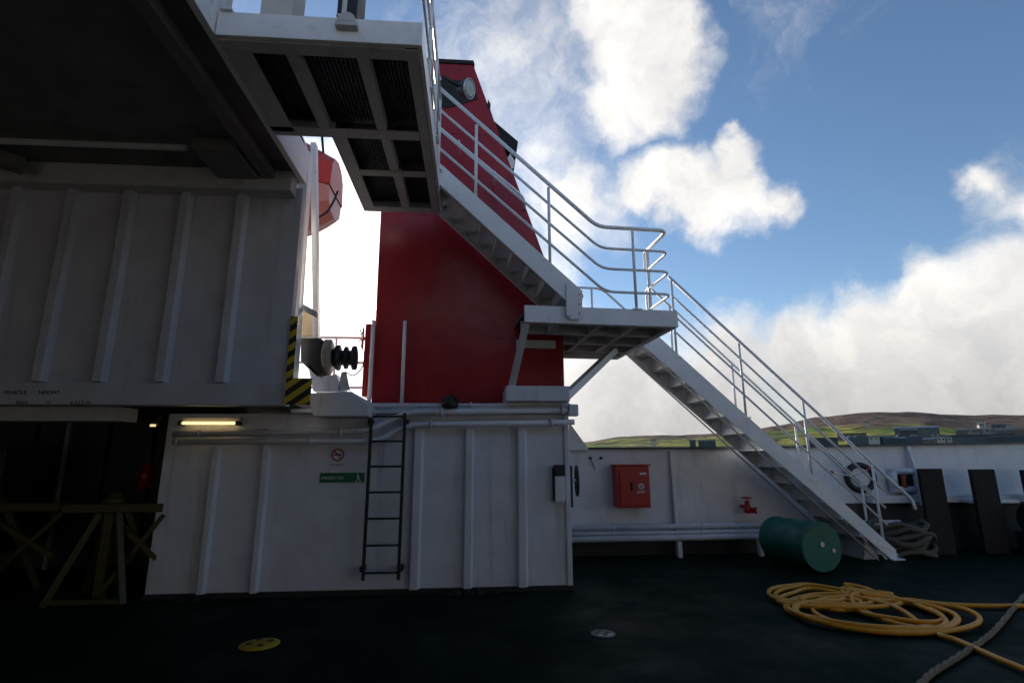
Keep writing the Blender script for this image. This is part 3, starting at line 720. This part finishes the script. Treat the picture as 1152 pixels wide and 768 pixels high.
uT, uB = lp(487, 178, 0), lp(652, 326, 0)
t1, s1 = flight('stair_flight', 'upper white steel stair flight from the overhead platform to the landing', (uT[0], uT[1]), (uB[0], uB[1]), -.035, VW+.12, 9, .30)
# gusset where the upper flight meets the landing
g = [lp(637, 318, -.05), lp(655, 327, -.05), lp(655, 355, -.05), lp(651, 359, -.05), lp(641, 359, -.05), lp(637, 354, -.05)]
MB().prism([S(a_, -.06, c_) for a_, c_ in g], VX*.022).build('gusset_plate', stair_m, t1, .003)
q = MB()
for a_, c_ in (lp(652, 331, -.06), lp(652, 342, -.06), lp(652, 352, -.06), lp(641, 356, -.06)): q.lathe([(0, .012), (.014, .012)], S(a_, -.075, c_), VX, 8)
q.build('bolt', beam_m, t1)
lT, lB_ = lp(744, 381, VL), lp(1008, 618, VL)
sl_ = (lB_[1]-lT[1])/(lB_[0]-lT[0])
top2 = (LU+.01, lT[1]+(LU+.01-lT[0])*sl_)
print('lower', lT, lB_, top2, 'slope', math.degrees(math.atan(sl_)), 'upper', math.degrees(math.atan(s1)))
t2, s2 = flight('stair_flight', 'lower white steel stair flight from the landing down to the green deck', top2, lB_, VL, VW, 14, .42, foot=True)
MB().box(lB_[0]-.12, lB_[0]+.10, VL-.05, VL+VW+.05, .0, .02, SM).build('foot_plate', stair_m, t2, .003)
MB().prism([S(lB_[0]-.50, VL+.1, 0), S(lB_[0]-.24, VL+.1, 0), S(lB_[0]-.22, VL+.1, .2), S(lB_[0]-.44, VL+.1, .32)], VX*(VW-.2)).build('foot_block', beam_m, t2, .01)

# ---- stair railings
def stair_rail(name, label, lines, posts, v):
    t = thing(name, label, 'railing', S(posts[0][0][0], v, posts[0][1][1]), 'white stair railings')
    for pts, r_ in lines: MB().tube(arc_pts(pts, .13), r_, 12).build('rail', rail_m, t)
    for (a_, c_) in posts:
        P0, P1 = S(a_[0], v, a_[1]), S(a_[0], v, c_[1])
        po = MB().tube([P1, P0], .02, 10).build('post', rail_m, t)
        MB().bar(P1+Vector((0, 0, -.01)), P1+Vector((0, 0, .012)), .13, .08, tuple(VX)).build('post_foot', rail_m, po, .003)
    return t
rv = .03
def ul(px, py): u, z = lp(px, py, rv); return S(u, rv, z)
RU = LU-.05
VC = .72
def corner(P, v2, u=None):
    """point on the landing's right side at the height of P"""
    return S(RU if u is None else u, v2, P.z)
lines = []
for a_, b_, c_, r_ in (((493, 98), (672, 255), (752, 259), .026), ((493, 122), (675, 279), (757, 284), .018), ((493, 144), (677, 302), (758, 309), .018), ((491, 164), (681, 328), (758, 332), .018)):
    P, Q, T = ul(*a_), ul(*b_), ul(*c_)
    T = S(RU, rv, Q.z)
    lines.append(([P, Q, T, S(RU, VC, Q.z)], r_))
posts = [(lp(536, 141, rv), lp(536, 228, rv)), (lp(617, 211, rv), lp(617, 303, rv)), (lp(711, 258, rv), (0, LZ))]
rl1 = stair_rail('railing', 'white tube railing on the near side of the upper flight and landing', lines, posts, rv)
pt = S(RU, VC, LZ) 
MB().tube([pt, (pt.x, pt.y, lines[0][0][1].z)], .024, 12).build('post', rail_m, rl1)
for z0_, z1_ in ((lines[0][0][1].z, lines[1][0][1].z), (lines[2][0][1].z, lines[3][0][1].z)):
    e = S(RU, VC, 0); f_ = S(RU, VC+.12, 0)
    MB().tube(arc_pts([(e.x, e.y, z0_), (f_.x, f_.y, z0_), (f_.x, f_.y, z1_), (e.x, e.y, z1_)], .08), .016, 10).build('end_loop', rail_m, rl1)
# far side rail of upper flight and back of landing
v2 = rv+VW
def at_v(P, dv): return P+VX*dv
lines = []
P, Q = ul(493, 98), ul(672, 255); P, Q = P+VX*VW, Q+VX*VW
ht = thing('handrail', 'single white handrail on the far side of the upper flight, against the funnel', 'handrail', P)
MB().tube(arc_pts([P+Vector((-.42, 0, .04)), P+Vector((-.14, 0, .04)), P.lerp(Q, .60), P.lerp(Q, .62)+Vector((0, .28, 0))], .13), .019, 12).build('rail', rail_m, ht)
for f_ in (.15, .4):
    P2 = P.lerp(Q, f_); MB().tube([P2, P2+Vector((0, .1, -.03)), Vector((P2.x, FY, P2.z-.03))], .01, 8).build('wall_bracket', rail_m, ht)
vb = LD-.05
lines = []
for h, r_ in ((1.05, .02), (.55, .014)):
    lines.append(([S(.80, vb, LZ+h), S(LU-.25, vb, LZ+h), S(LU+.35, vb, LZ+h+.35*sl_*1.7)], r_))
stair_rail('railing', 'white tube railing along the back of the landing', lines, [((1.0, LZ+1.05), (0, LZ)), ((1.6, LZ+1.05), (0, LZ))], vb)
# lower flight near railing
vl = VL+.03
def ll(px, py): u, z = lp(px, py, vl); return S(u, vl, z)
lines = []
T0, T1 = lp(752, 311, vl), lp(1026, 562, vl); end = lp(1030, 570, vl)
lines.append(([S(*(T0[0], vl, T0[1])), S(T1[0], vl, T1[1]), S(end[0]-.01, vl, end[1]-.04)], .025))
for a_, b_ in (((755, 332), (994, 551)), ((757, 354), (996, 571)), ((758, 372), (998, 590))):
    lines.append(([ll(*a_), ll(*b_)], .018))
posts = [(lp(755, 314, vl), lp(763, 402, vl)), (lp(831, 386, vl), lp(840, 470, vl)), (lp(903, 451, vl), lp(916, 540, vl)), (lp(981, 522, vl), lp(997, 614, vl))]
rl2 = stair_rail('railing', 'white tube railing on the near side of the lower flight', lines, posts, vl)
# far railing of the lower flight
vf = VL+VW-.02
lines = []
for h in (0,):
    q0, q1 = T0, T1; dz = -h*.55
    lines.append(([S(q0[0], vf, q0[1]+dz), S(q1[0]-.1, vf, q1[1]+dz+.08)], .02 if h == 0 else .014))
pf = []
for f_ in (.08, .36, .64, .93):
    u = T0[0]+(T1[0]-T0[0])*f_; z = T0[1]+(T1[1]-T0[1])*f_
    pf.append(((u, z), (u, z-1.0)))
stair_rail('railing', 'white tube railing on the far side of the lower flight', lines, pf, vf)
# chain with red and white tape at the last post
e0, e1 = ll(984, 524), at(934, 530, Y=8.9)
cn = thing('barrier_chain', 'red and white barrier chain hanging from the last stair post', 'chain', e0)
for k in range(12):
    f0, f1 = k/12, (k+1)/12; g0 = e0.lerp(e1, f0)-Vector((0, 0, .10*math.sin(math.pi*f0))); g1 = e0.lerp(e1, f1)-Vector((0, 0, .10*math.sin(math.pi*f1)))
    MB().tube([g0, g1], .022 if k < 2 or k > 9 else .014, 8).build('link', signred if k in (0, 1, 11) else signwhite, cn)

# ================================================================== BULWARK
BY = 9.2
bl = thing('bulwark', 'long white ship bulwark behind the stairs with brackets and dark top rail', 'bulwark', (5, BY, 0))
xs = [-14, 5.0, 17.0]; zt = [1.715, 1.745, 1.93]
for (x0, z0), (x1, z1) in zip(zip(xs, zt), zip(xs[1:], zt[1:])):
    MB().prism([(x0, BY, 0), (x1, BY, 0), (x1, BY, z1), (x0, BY, z0)], (0, .03, 0)).build('plating', white, bl)
    MB().prism([(x0, BY-.07, z0), (x1, BY-.07, z1), (x1, BY-.07, z1+.035), (x0, BY-.07, z0+.035)], (0, .18, 0)).build('cap_rail', mat('dark_blue_cap_paint', (.03, .04, .07), .45), bl)
def strut(px, top=1.70, dep=.42, w=.02, base=.0):
    x = at(px, 508, Y=BY).x
    MB().prism([(x, BY, top), (x, BY-.07, top), (x, BY-dep, base+.1), (x, BY-dep, base), (x, BY, base)], (w, 0, 0)).build('bracket', white, bl, .003)
strut(752, 1.70, .12, .05)
strut(1018, 1.78, .30, .05, .75); strut(1190, 1.8, .5, .03)
# ledge on the right half
MB().box(7.0, 14, BY-.16, BY-.001, .80, .93).build('ledge', white, bl, .01)
MB().box(8.65, 9.5, BY-.42, BY-.165, .80, .86).build('ledge', white, bl, .01)
MB().box(6.6, 17, BY-.03, BY-.001, 0, .795).build('lower_plating', skirt, bl)  # near-black strip along the foot of the plating
MB().box(1.3, 6.4, BY-.02, BY-.001, 0, .27).build('lower_plating', skirt, bl)
# buttress plate beside the deckhouse
bp_ = MB().prism([at(640, 474, Y=9.1), at(663, 506, Y=9.1), at(640, 506, Y=9.1)], (0, .03, 0)).build('buttress', white, bl)
# dark upright slabs
for i, (a_, b_) in enumerate(((1034, 1060), (1092, 1119), (1150, 1176))):
    xa, xb = at(a_, 527, Y=BY-.5).x, at(b_, 527, Y=BY-.5).x  # plain near-black uprights set in front of the plating
    lab = ('left one of the upright dark brown slabs against the right bulwark', 'middle one of the upright dark brown slabs against the right bulwark', 'rightmost dark brown slab against the bulwark, cut by the picture edge')[i]
    tag(MB().box(xa, xb, BY-.5, BY-.43, 0, at(a_, 527, Y=BY-.5).z-.01*i).build('dark_slab', brown, None, .012), lab, 'upright_slab', 'dark slabs against the bulwark')
# dark winch gear lumps at right edge
m = MB(); p = at(1140, 560, Y=8.7)
m.lathe([(0, .3), (.06, .3), (.07, .16), (.5, .16), (.51, .3), (.57, .3)], (9.4, 8.5, .55), (1, .1, 0), 20); m.box(9.3, 10.2, 8.2, 8.8, 0, .35)
tag(m.build('mooring_winch', black, None, .01), 'black mooring winch drum in the shade at the right edge', 'winch')

# ---- pipes along the bulwark
for i, (py, r_, yy, lab) in enumerate(((593, .045, 9.0, 'top one of the three white pipes along the foot of the bulwark'), (600, .03, 8.95, 'thin middle one of the three white pipes along the bulwark foot'), (606, .05, 8.9, 'lowest and thickest white pipe along the foot of the bulwark'))):
    z = at(700, py, Y=yy).z
    t = thing('pipe', lab, 'pipe', (3, yy, z), 'pipes along the bulwark')
    MB().tube([(1.32, yy, z), (6.6 if i else 7.4, yy, z+.02)], r_, 14).build('pipe_run', white, t)
    if i == 2:
        for px in (764, 855): x = at(px, 610, Y=yy).x; MB().box(x-.035, x+.035, yy-.04, yy+.05, 0, z-.05).build('support_leg', white, t, .004)
    else:
        for px in (690, 790, 830): x = at(px, 600, Y=yy).x; q = MB(); q.torus((x, yy, z), (1, 0, 0), r_+.01, .012, 16, 6); q.build('clamp', white, t)
# ---- fire cabinet
x0, x1, z0, z1 = 2.42, 2.99, .78, 1.46
fb = thing('fire_cabinet', 'red fire hose cabinet on the white bulwark', 'cabinet', (2.7, BY, z0))
MB().box(x0, x1, BY-.28, BY-.01, z0, z1).build('body', redbox, fb, .008)
fd = MB().box(x0+.05, x1-.03, BY-.30, BY-.285, z0+.04, z1-.07).build('door', redbox, fb, .006)
MB().box(x0-.02, x1+.02, BY-.32, BY-.008, z1+.003, z1+.025).build('lid', redbox, fb, .004)
MB().box(x0+.24, x0+.265, BY-.33, BY-.302, z0+.28, z0+.42).build('handle', black, fd, .004)
MB().box(x0+.32, x0+.50, BY-.305, BY-.302, z0+.22, z0+.43).build('label_plate', signred, fd)
q = MB(); c = Vector((x0+.41, BY-.309, z0+.345)); q.torus(c, (0, 1, 0), .045, .008, 20, 6); q.torus(c, (0, 1, 0), .024, .006, 16, 6); q.box(c.x-.075, c.x+.075, c.y-.001, c.y+.001, c.z-.085, c.z-.075); q.build('hose_symbol', signwhite, fd)
text('FIRE HOSE', .03, signwhite, (x0+.332, BY-.3075, z0+.235), fd, sx=.9)
MB().box(x0+.40, x0+.51, BY-.304, BY-.302, z1-.14, z1-.11).build('sticker', signwhite, fd)
# ---- red hydrant valve
p = at(841, 570, Y=9.0)
hv = thing('hydrant_valve', 'small red hydrant valve on the bulwark under the stair', 'valve', p)
MB().lathe([(-.1, .05), (-.04, .07), (.02, .05), (.08, .035), (.1, .06)], p, (0, 0, 1), 16).build('valve_body', redbox, hv)
MB().lathe([(0, .045), (.1, .045), (.102, .06), (.13, .06)], p+Vector((.0, -.02, -.05)), (.8, -.5, 0), 14).build('outlet', redbox, hv)
MB().torus(p+Vector((0, 0, .15)), (0, 0, 1), .075, .011).build('handwheel', redbox, hv); MB().tube([p, p+Vector((0, .2, 0))], .03, 10).build('stub', redbox, hv)
MB().tube([p+Vector((0, 0, .08)), p+Vector((0, 0, .155))], .012, 8).build('stem', redbox, hv)
# small marks on the bulwark: clips
for i, px in enumerate((664, 676)):
    p = at(px, 515, Y=BY); q = MB(); q.box(p.x-.02, p.x+.02, BY-.03, BY-.001, p.z-.02, p.z+.02); 
    if i == 0: q.tube([(p.x, BY-.02, p.z), (p.x+.04, BY-.02, p.z-.1), (p.x+.08, BY-.02, p.z-.2)], .006, 6)
    tag(q.build('clip', brown), ('rusty hook with a short dangling cord on the bulwark, left of the cabinet', 'tiny rusty clip right of the dangling cord hook')[i], 'hook')

# ---- panama lead (black ring) and fairlead casting
p = at(968, 537, Y=BY-.03)
pl_ = thing('mooring_port', 'black ringed oval mooring port in the bulwark behind the last stair post', 'mooring port', p)
MB().torus(p, (0, 1, 0), .25, .05, 32, 12, 1.0, .88).build('ring', black, pl_)
MB().lathe([(0, .2), (.01, .2)], p+Vector((0, .015, 0)), (0, 1, 0), 28).build('backplate', white, pl_)
p = at(1018, 541, Y=BY-.1)
fc = thing('fairlead', 'white fairlead casting with a dark opening and rusty roller', 'fairlead', p)
q = MB(); q.tube(arc_pts([(p.x-.27, p.y, p.z-.14), (p.x+.25, p.y, p.z-.14)], .05), .055, 12); q.tube([(p.x-.22, p.y, p.z+.17), (p.x+.25, p.y, p.z+.17)], .055, 12)
q.lathe([(0, .07), (.28, .07)], (p.x-.22, p.y, p.z-.12), (0, 0, 1), 14); q.lathe([(0, .06), (.28, .06)], (p.x+.24, p.y, p.z-.12), (0, 0, 1), 14); q.build('casting', white, fc)
MB().box(p.x-.15, p.x+.19, p.y+.02, p.y+.06, p.z-.1, p.z+.12).build('opening', black, fc)
MB().lathe([(0, .05), (.05, .035), (.15, .035), (.2, .05)], (p.x-.04, p.y-.02, p.z-.1), (0, 0, 1), 14).build('roller', mat('rusty_orange', (.4, .12, .05), .7), fc)

# ================================================================== DAVIT, BOAT, WINCH
dv = thing('davit', 'tall white boat davit post with a slanting second leg beside the left bulkhead', 'davit', (-2.2, 6.7, 2.4))
def quad(pts, Y, d, name, m, par, bev=.004): return MB().prism([at(a_, b_, Y=Y) for a_, b_ in pts], (0, d, 0)).build(name, m, par, bev)
quad([(338, 168), (348, 170), (331, 425), (319, 425)], 6.40, .16, 'post', rail_m, dv)
quad([(349, 160), (355, 160), (358, 405), (352, 405)], 6.75, .12, 'rear_post', rail_m, dv)
quad([(315, 150), (325, 145), (338, 148), (345, 172), (343, 205), (333, 208), (331, 185)], 6.38, .22, 'head', rail_m, dv, .02)
quad([(334, 338), (356, 350), (356, 357), (333, 345)], 6.60, .05, 'tie_bar', beam_m, dv)
quad([(336, 345), (356, 357), (356, 378), (334, 378)], 6.9, .04, 'panel', mat('beige_panel', (.5, .38, .24), .6), dv)
q = MB(); q.tube(spline([at(a_, b_, Y=6.3) for a_, b_ in ((313, 170), (318, 150), (326, 142), (337, 150), (343, 165))]), .012, 8); q.build('cable', black, dv)
tag(MB().box(-2.165, -2.085, 6.17, 6.19, 2.505, 3.25).build('hazard_strip', haz), 'narrow upright yellow and black striped strip at the bulkhead end', 'hazard strip')
c = at(336, 212, Y=6.33)
hp = MB().box(-2.13, -1.85, WY-.11, WY-.07, 2.20, 2.50).build('hazard_plate', haz, None, .003); tag(hp, 'yellow and black striped plate at the lower corner of the bulkhead', 'hazard plate')
# tray under the winch
tr = MB(); tr.prism([at(345, 442, Y=6.45), at(352, 468, Y=6.45), at(414, 468, Y=6.45), at(415, 455, Y=6.45), at(395, 440, Y=6.45)], (0, 1.2, 0))
tag(tr.build('winch_platform', white, None, .01), 'white steel tray below the boat winch between bulkhead and funnel', 'platform')
wn = thing('boat_winch', 'boat winch with black motor, pale gear disc and grooved drum', 'winch', at(368, 440, Y=6.7))
def W(x, y, Y=6.7): return at(x, y, Y=Y)
MB().prism([W(338, 380), (W(361, 380)), W(361, 424), W(356, 424), W(338, 406)], (0, .4, 0)).build('motor', black, wn, .01)
c = W(367, 402, 6.9)
MB().lathe([(-.04, .19), (-.02, .24), (.06, .24), (.08, .2)], c, (1, .12, 0), 28).build('gear_case', mat('pale_gear_paint', (.32, .27, .23), .5), wn)
MB().lathe([(0, .10), (.06, .17), (.09, .17), (.1, .10), (.15, .10), (.16, .15), (.19, .15), (.2, .1), (.25, .1), (.26, .16), (.3, .16), (.31, .05)], c+Vector((.08, .01, 0)), (1, .02, 0), 24).build('drum', black, wn)
MB().prism([W(345, 405), W(352, 440), W(385, 440), W(378, 420), W(362, 425)], (0, .35, 0)).build('pedestal', white, wn, .01)
MB().prism([W(384, 418), W(388, 418), W(392, 438), W(380, 438)], (0, .1, 0)).build('support_leg', beam_m, wn, .005)
q = MB(); q.tube(spline([W(388, 418), W(398, 422), W(408, 412), W(410, 395)]), .008, 6); q.build('cable', black, wn)
# rescue boat hanging behind the bulkhead
rb = thing('rescue_boat', 'orange red rescue boat hanging behind the bulkhead', 'boat', (-4.5, 9.9, 5.6))
prof = [(0, 1.0), (.2, 1.02), (.6, .98), (.85, .82), (1.0, .45), (1.08, .12)]
tip = at(372, 225, Y=9.6); Lb = 4.6; mbt = MB(); rings = []
n = 6
secs = []
for i in range(25):
    f_ = i/24; x = tip.x-.0-Lb*(1-f_); e = max(0, (f_-.80)/.20); e0_ = max(0, (.15-f_)/.15)
    wd = .95*(1-.5*e)*math.sqrt(max(.05, 1-e0_**2)); zt_ = 6.75; zb = 5.93+.35*e**2+.5*e0_**2
    for k in range(n+1):
        a_ = math.pi*k/n; secs.append((x, 9.9-math.cos(a_)*wd, zt_-(zt_-zb)*math.sin(a_)**.7))
fs = []
for i in range(24):
    for k in range(n): a_ = i*(n+1)+k; fs.append((a_, a_+1, a_+n+2, a_+n+1))
fs.append(tuple(24*(n+1)+k for k in range(n+1)))
mbt.add(secs, fs, False); mbt.build('hull', mat('sunlit_pink_hull', (.62, .28, .22), .35), rb)  # pink tone paints the light on and through the orange shell
mbt = MB(); secs = []
for i in range(25):
    f_ = i/24; x = tip.x+.02-Lb*(1-f_); e = max(0, (f_-.75)/.25); e0_ = max(0, (.15-f_)/.15)
    wd = .98*(1-.5*e)*math.sqrt(max(.05, 1-e0_**2)); hh = 1.35*(1-.45*e)*(1-.5*e0_)
    for k in range(n+1):
        a_ = math.pi*k/n; secs.append((x, 9.9-math.cos(a_)*wd, 6.76+hh*math.sin(a_)**.6))
mbt.add(secs, fs, False); mbt.build('canopy', orange, rb)
q = MB(); q.tube(spline([at(357, 245, Y=8.9), at(368, 238, Y=8.9), at(376, 225, Y=8.9), at(380, 215, Y=8.9)]), .02, 6); q.build('grab_line', black, rb)
MB().tube([at(362, 150, Y=9.6), at(366, 200, Y=9.6)], .025, 10).build('hook_tackle', black, rb)
# guard rails seen in the gap
gr = thing('railing', 'low guard railing against the bright sky between winch and funnel', 'railing', at(395, 440, Y=9.0))
for py in (380, 408, 436): a_ = at(395, py, Y=8.95); MB().tube([(-4.5, 8.95, a_.z), (-1.7, 8.95, a_.z)], .022, 10).build('rail', rail_m, gr)
for x in (-4.2, -3.2, -2.35): MB().tube([(x, 8.95, 1.7), (x, 8.95, at(395, 380, Y=8.95).z)], .02, 10).build('post', rail_m, gr)

# ================================================================== LIGHT FITTINGS, DARK BAY
p = at(234, 474, Y=YF-.12)
lt = thing('tube_light', 'lit yellowish tube light under the overhang of the bulkhead', 'light', p)
MB().box(p.x-.34, p.x+.36, YF-.07, YF-.002, p.z-.01, p.z+.055).build('fitting', beam_m, lt, .004)
MB().tube([(p.x-.31, YF-.1, p.z-.018), (p.x+.32, YF-.1, p.z-.018)], .017, 12).build('tube', tube_e, lt)
for x in (p.x-.335, p.x+.345): MB().box(x-.015, x+.015, YF-.13, YF-.003, p.z-.045, p.z+.01).build('end_cap', black, lt)
p = at(173, 478, Y=7.2)
sl2 = thing('bay_light', 'small lit lamp at the ceiling of the dark bay', 'light', p)
MB().box(p.x-.07, p.x+.07, 7.2, 7.3, p.z-.01, p.z+.05).build('fitting', black, sl2); MB().box(p.x-.03, p.x+.03, 7.17, 7.195, p.z-.02, p.z+.01).build('lens', spot_e, sl2)
for i, (px, py) in enumerate(((31, 652), (119, 650))):  # glowing chips stand for light through gaps, no lamps here
    p = at(px, py, Y=8.9); t = thing('gap_glow', ('left one of the two glowing chips standing for light gaps low in the dark bay', 'right one of the two glowing chips standing for light gaps low in the dark bay')[i], 'light', p, 'glowing chips for light gaps low in the bay')
    MB().box(p.x-.05, p.x+.05, 8.9, 8.98, p.z-.05, p.z+.04).build('fitting', black, t); MB().box(p.x-.028, p.x+.028, 8.88, 8.898, p.z-.014, p.z+.014).build('lens', dim_e, t)
by = thing('bay_enclosure', 'dark machinery bay opening left of the deckhouse', 'bay', (-7, 8, 0))
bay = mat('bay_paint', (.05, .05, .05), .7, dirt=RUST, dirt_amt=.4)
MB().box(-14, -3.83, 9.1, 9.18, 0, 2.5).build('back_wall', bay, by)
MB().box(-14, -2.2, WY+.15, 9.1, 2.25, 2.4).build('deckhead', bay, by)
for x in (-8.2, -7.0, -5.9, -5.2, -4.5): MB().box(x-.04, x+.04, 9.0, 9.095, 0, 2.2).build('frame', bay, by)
for x, lab in ((-4.75, 'thin vertical pipe at the back of the dark bay, right one'), (-6.35, 'thin vertical pipe at the back of the dark bay, left one')):
    tag(MB().tube([(x, 8.85, 0), (x, 8.85, 2.2)], .035, 10).build('bay_pipe', beam_m), lab, 'pipe', 'pipes in the dark bay')
q = MB(); q.tube(arc_pts([at(180, 470, Y=6.9), at(120, 470, Y=7.6), at(60, 468, Y=8.4)], .1), .03, 8)
tag(q.build('overhead_pipe', yellow), 'yellowish pipe under the ceiling of the dark bay', 'pipe')
p = at(165, 536, Y=8.7); tag(MB().lathe([(-.2, .09), (.12, .09), (.17, .04), (.22, .04)], p, (0, 0, 1), 16).build('fire_extinguisher', redbox), 'dim red fire extinguisher at the back of the dark bay', 'extinguisher')
m = MB().box(-7.4, -6.2, 7.6, 8.6, .4, 1.75).build('machinery_box', black, None, .02); tag(m, 'black machinery cabinet at the far left of the bay', 'cabinet')

def trestle(loc, ln_, label):
    x, y = loc; t = thing('trestle', label, 'trestle', (x, y, 0), 'yellow trailer trestles')
    MB().box(x-ln_*.55, x+ln_*.6, y-.07, y+.07, .98, 1.08).build('top_beam', yellow, t, .006)
    MB().lathe([(0, .12), (.05, .12), (.06, .07), (.12, .07)], (x, y, 1.082), (0, 0, 1), 18).build('pivot', yellow, t)
    for dx, dy in ((-.42, -.28), (.42, -.28), (-.42, .38), (.42, .38)):
        MB().bar((x+dx*.25, y+dy*.25, .97), (x+dx, y+dy, 0.01), .07, .07).build('leg', yellow, t, .004)
    MB().bar((x, y-.02, .97), (x, y-.02, .01), .11, .09).build('centre_post', yellow, t, .004)
    MB().bar((x+.05, y-.03, .9), (x+ln_*.6, y-.02, .45), .06, .06).build('brace', yellow, t); MB().bar((x+.06, y-.06, .12), (x+ln_*.62, y-.04, .95), .05, .05).build('brace', yellow, t)
    MB().bar((x-.42, y-.28, .05), (x+.42, y-.28, .05), .05, .05).build('foot_bar', yellow, t)
trestle((-4.32, 6.95), 1.0, 'yellow steel trestle in the dark bay, the nearer and right one')
trestle((-5.9, 7.2), 1.4, 'yellow steel trestle in the dark bay, the left one cut by the picture edge')

# ================================================================== THINGS ON THE DECK
# drum lying
c1_, c2_ = at(924, 615, Z=.35), None
ax = Vector((-.42, .9, 0)).normalized()
dr = thing('drum', 'green oil drum lying on its side under the lower flight', 'drum', (c1_.x, c1_.y, 0))
rr, Lg = .33, .9; pr_ = [(0, rr-.02), (0.001, rr), (.03, rr), (.031, rr-.012)]
for f_ in (.33, .66): pr_ += [(Lg*f_-.02, rr-.012), (Lg*f_, rr), (Lg*f_+.02, rr-.012)]
pr_ += [(Lg-.031, rr-.012), (Lg-.03, rr), (Lg, rr), (Lg+.001, rr-.02)]
ax2 = Vector((-.14, .99, 0)).normalized()
MB().lathe([(d_, r_) for d_, r_ in pr_], c1_, ax2, 40).build('shell', green, dr)
dl = MB().lathe([(.018, rr-.021), (.022, rr-.021)], c1_-ax2*.03, ax2, 36).build('lid', green, dr)
MB().torus(c1_, ax2, rr-.008, .014, 40, 8).build('chime', green, dr)
side = ax2.cross(Vector((0, 0, 1))).normalized()
q = MB(); q.lathe([(0, .035), (.012, .035)], c1_-ax2*.028+side*(-.0)+Vector((0, 0, .04)), ax2, 14); q.build('bung', chrome, dl)
q = MB(); q.lathe([(0, .028), (.012, .028)], c1_-ax2*.028-side*-.18+Vector((0, 0, -.05)), ax2, 14); q.build('bung', chrome, dl)

# hose coil
HZ = .03
def loop(cx, cy, rx, ry, rot, n=16, jit=1.5, ph=0.0, sweep=2*math.pi):
    out = []
    for k in range(n):
        a_ = ph+sweep*k/n; x = rx*math.cos(a_); y = ry*math.sin(a_)
        out.append((cx+x*math.cos(rot)-y*math.sin(rot)+random.uniform(-jit, jit)*.6, cy+x*math.sin(rot)+y*math.cos(rot)+random.uniform(-jit*.4, jit*.4)))
    return out
hp_ = [(1190, 680), (1152, 681), (1105, 681), (1062, 679), (1030, 675)]
for lp_ in ((981, 690, 97, 19, .09), (927, 671, 62, 13, .03), (996, 692, 84, 17, .10), (936, 678, 34, 9, .1), (1000, 694, 104, 17, .05),
            (930, 672, 58, 11, .06), (985, 693, 92, 16, .06), (1004, 686, 60, 13, .22), (975, 690, 88, 18, .08), (1012, 690, 56, 12, .28), (945, 676, 70, 12, .02)):
    hp_ += loop(*lp_, 12, 1.5, -1.4+random.uniform(-.3, .3))
hp_ += [(1000, 684), (1035, 700), (1058, 714), (1075, 719), (1098, 729), (1125, 741), (1152, 752), (1190, 768)]
pts = []
for i, q_ in enumerate(hp_):
    P = at(*q_, Z=HZ); f_ = i/len(hp_)
    k = 0 if (i < 5 or i > len(hp_)-8) else 1
    P.z = HZ+k*(.004+.045*(.5+.5*math.sin(i*.83))*(.4+.6*f_)); pts.append(P)
ho = MB().tube(spline(pts, 7), .023, 10).build('hose', hose_m); tag(ho, 'yellow hose lying in a loose coil on the dark green deck', 'hose')
# rope across the deck
rp = [at(x_, y_, Z=.04) for x_, y_ in ((1175, 645), (1152, 668), (1125, 700), (1108, 716), (1075, 738), (1045, 757), (1015, 790))]
P = spline(rp, 14); q = MB()
for s_ in range(3):
    pp = []
    for i, v_ in enumerate(P):
        a_ = i*.6+s_*2*math.pi/3; tdir = (P[min(i+1, len(P)-1)]-P[max(i-1, 0)]).normalized(); sx2 = tdir.cross(Vector((0, 0, 1)))
        pp.append(v_+sx2*.0105*math.cos(a_)+Vector((0, 0, .0105*math.sin(a_)-.012)))
    q.tube(pp, .0135, 8)
tag(q.build('rope', mat('beige_rope', (.2, .16, .11), .9, var=.3, vscale=25, bump=1, bscale=120, dirt=(.05, .04, .03), dirt_amt=.8, dscale=6)), 'thick brownish rope crossing the deck at the lower right', 'rope')
# heap of mooring rope behind the stair foot
q = MB()
cx, cyy = 7.15, 8.72
for k in range(7):
    n_ = 26; rx, ry = .52-.02*k+random.uniform(-.06, .06), .3+random.uniform(-.05, .03); pts = []
    for i in range(n_):
        a_ = 2*math.pi*i/n_; pts.append((cx+rx*math.cos(a_)+random.uniform(-.02, .02)+.05*math.sin(k*2), cyy+ry*math.sin(a_),   .05+.07*k+.05*math.sin(a_*3+k*1.3)+random.uniform(-.01, .01)))
    q.tube(spline(pts, 3, True), .042, 8, closed=True)
tag(q.build('mooring_rope', rope_m), 'heap of looped grey mooring rope behind the foot of the stair', 'rope')
# deck fittings
p = at(292, 725, Z=0)
ym = thing('lashing_socket', 'worn yellow lashing socket in the deck at the lower left', 'lashing socket', (p.x, p.y, 0))
MB().lathe([(.004, .17), (.008, .168), (.02, .12), (.024, .05)], (p.x, p.y, 0), (0, 0, 1), 24).build('rim', paintyellow, ym)
q = MB()
for k in range(4):
    a_ = k*math.pi/2+.4; q.lathe([(.022, .03), (.026, .028)], (p.x+.085*math.cos(a_), p.y+.085*math.sin(a_), 0), (0, 0, 1), 12)
q.build('slot', black, ym)
p = at(678, 713, Z=0)
ym = thing('lashing_socket', 'grey cloverleaf lashing socket in the deck in front of the deckhouse corner', 'lashing socket', (p.x, p.y, 0))
MB().lathe([(.004, .12), (.008, .118), (.014, .09), (.016, .05)], (p.x, p.y, 0), (0, 0, 1), 24).build('rim', mat('worn_steel', (.16, .16, .16), .35, metal=.6), ym)
q = MB()
for k in range(4):
    a_ = k*math.pi/2+.2; q.lathe([(.0165, .03), (.019, .028)], (p.x+.05*math.cos(a_), p.y+.05*math.sin(a_), 0), (0, 0, 1), 12)
q.build('slot', black, ym)
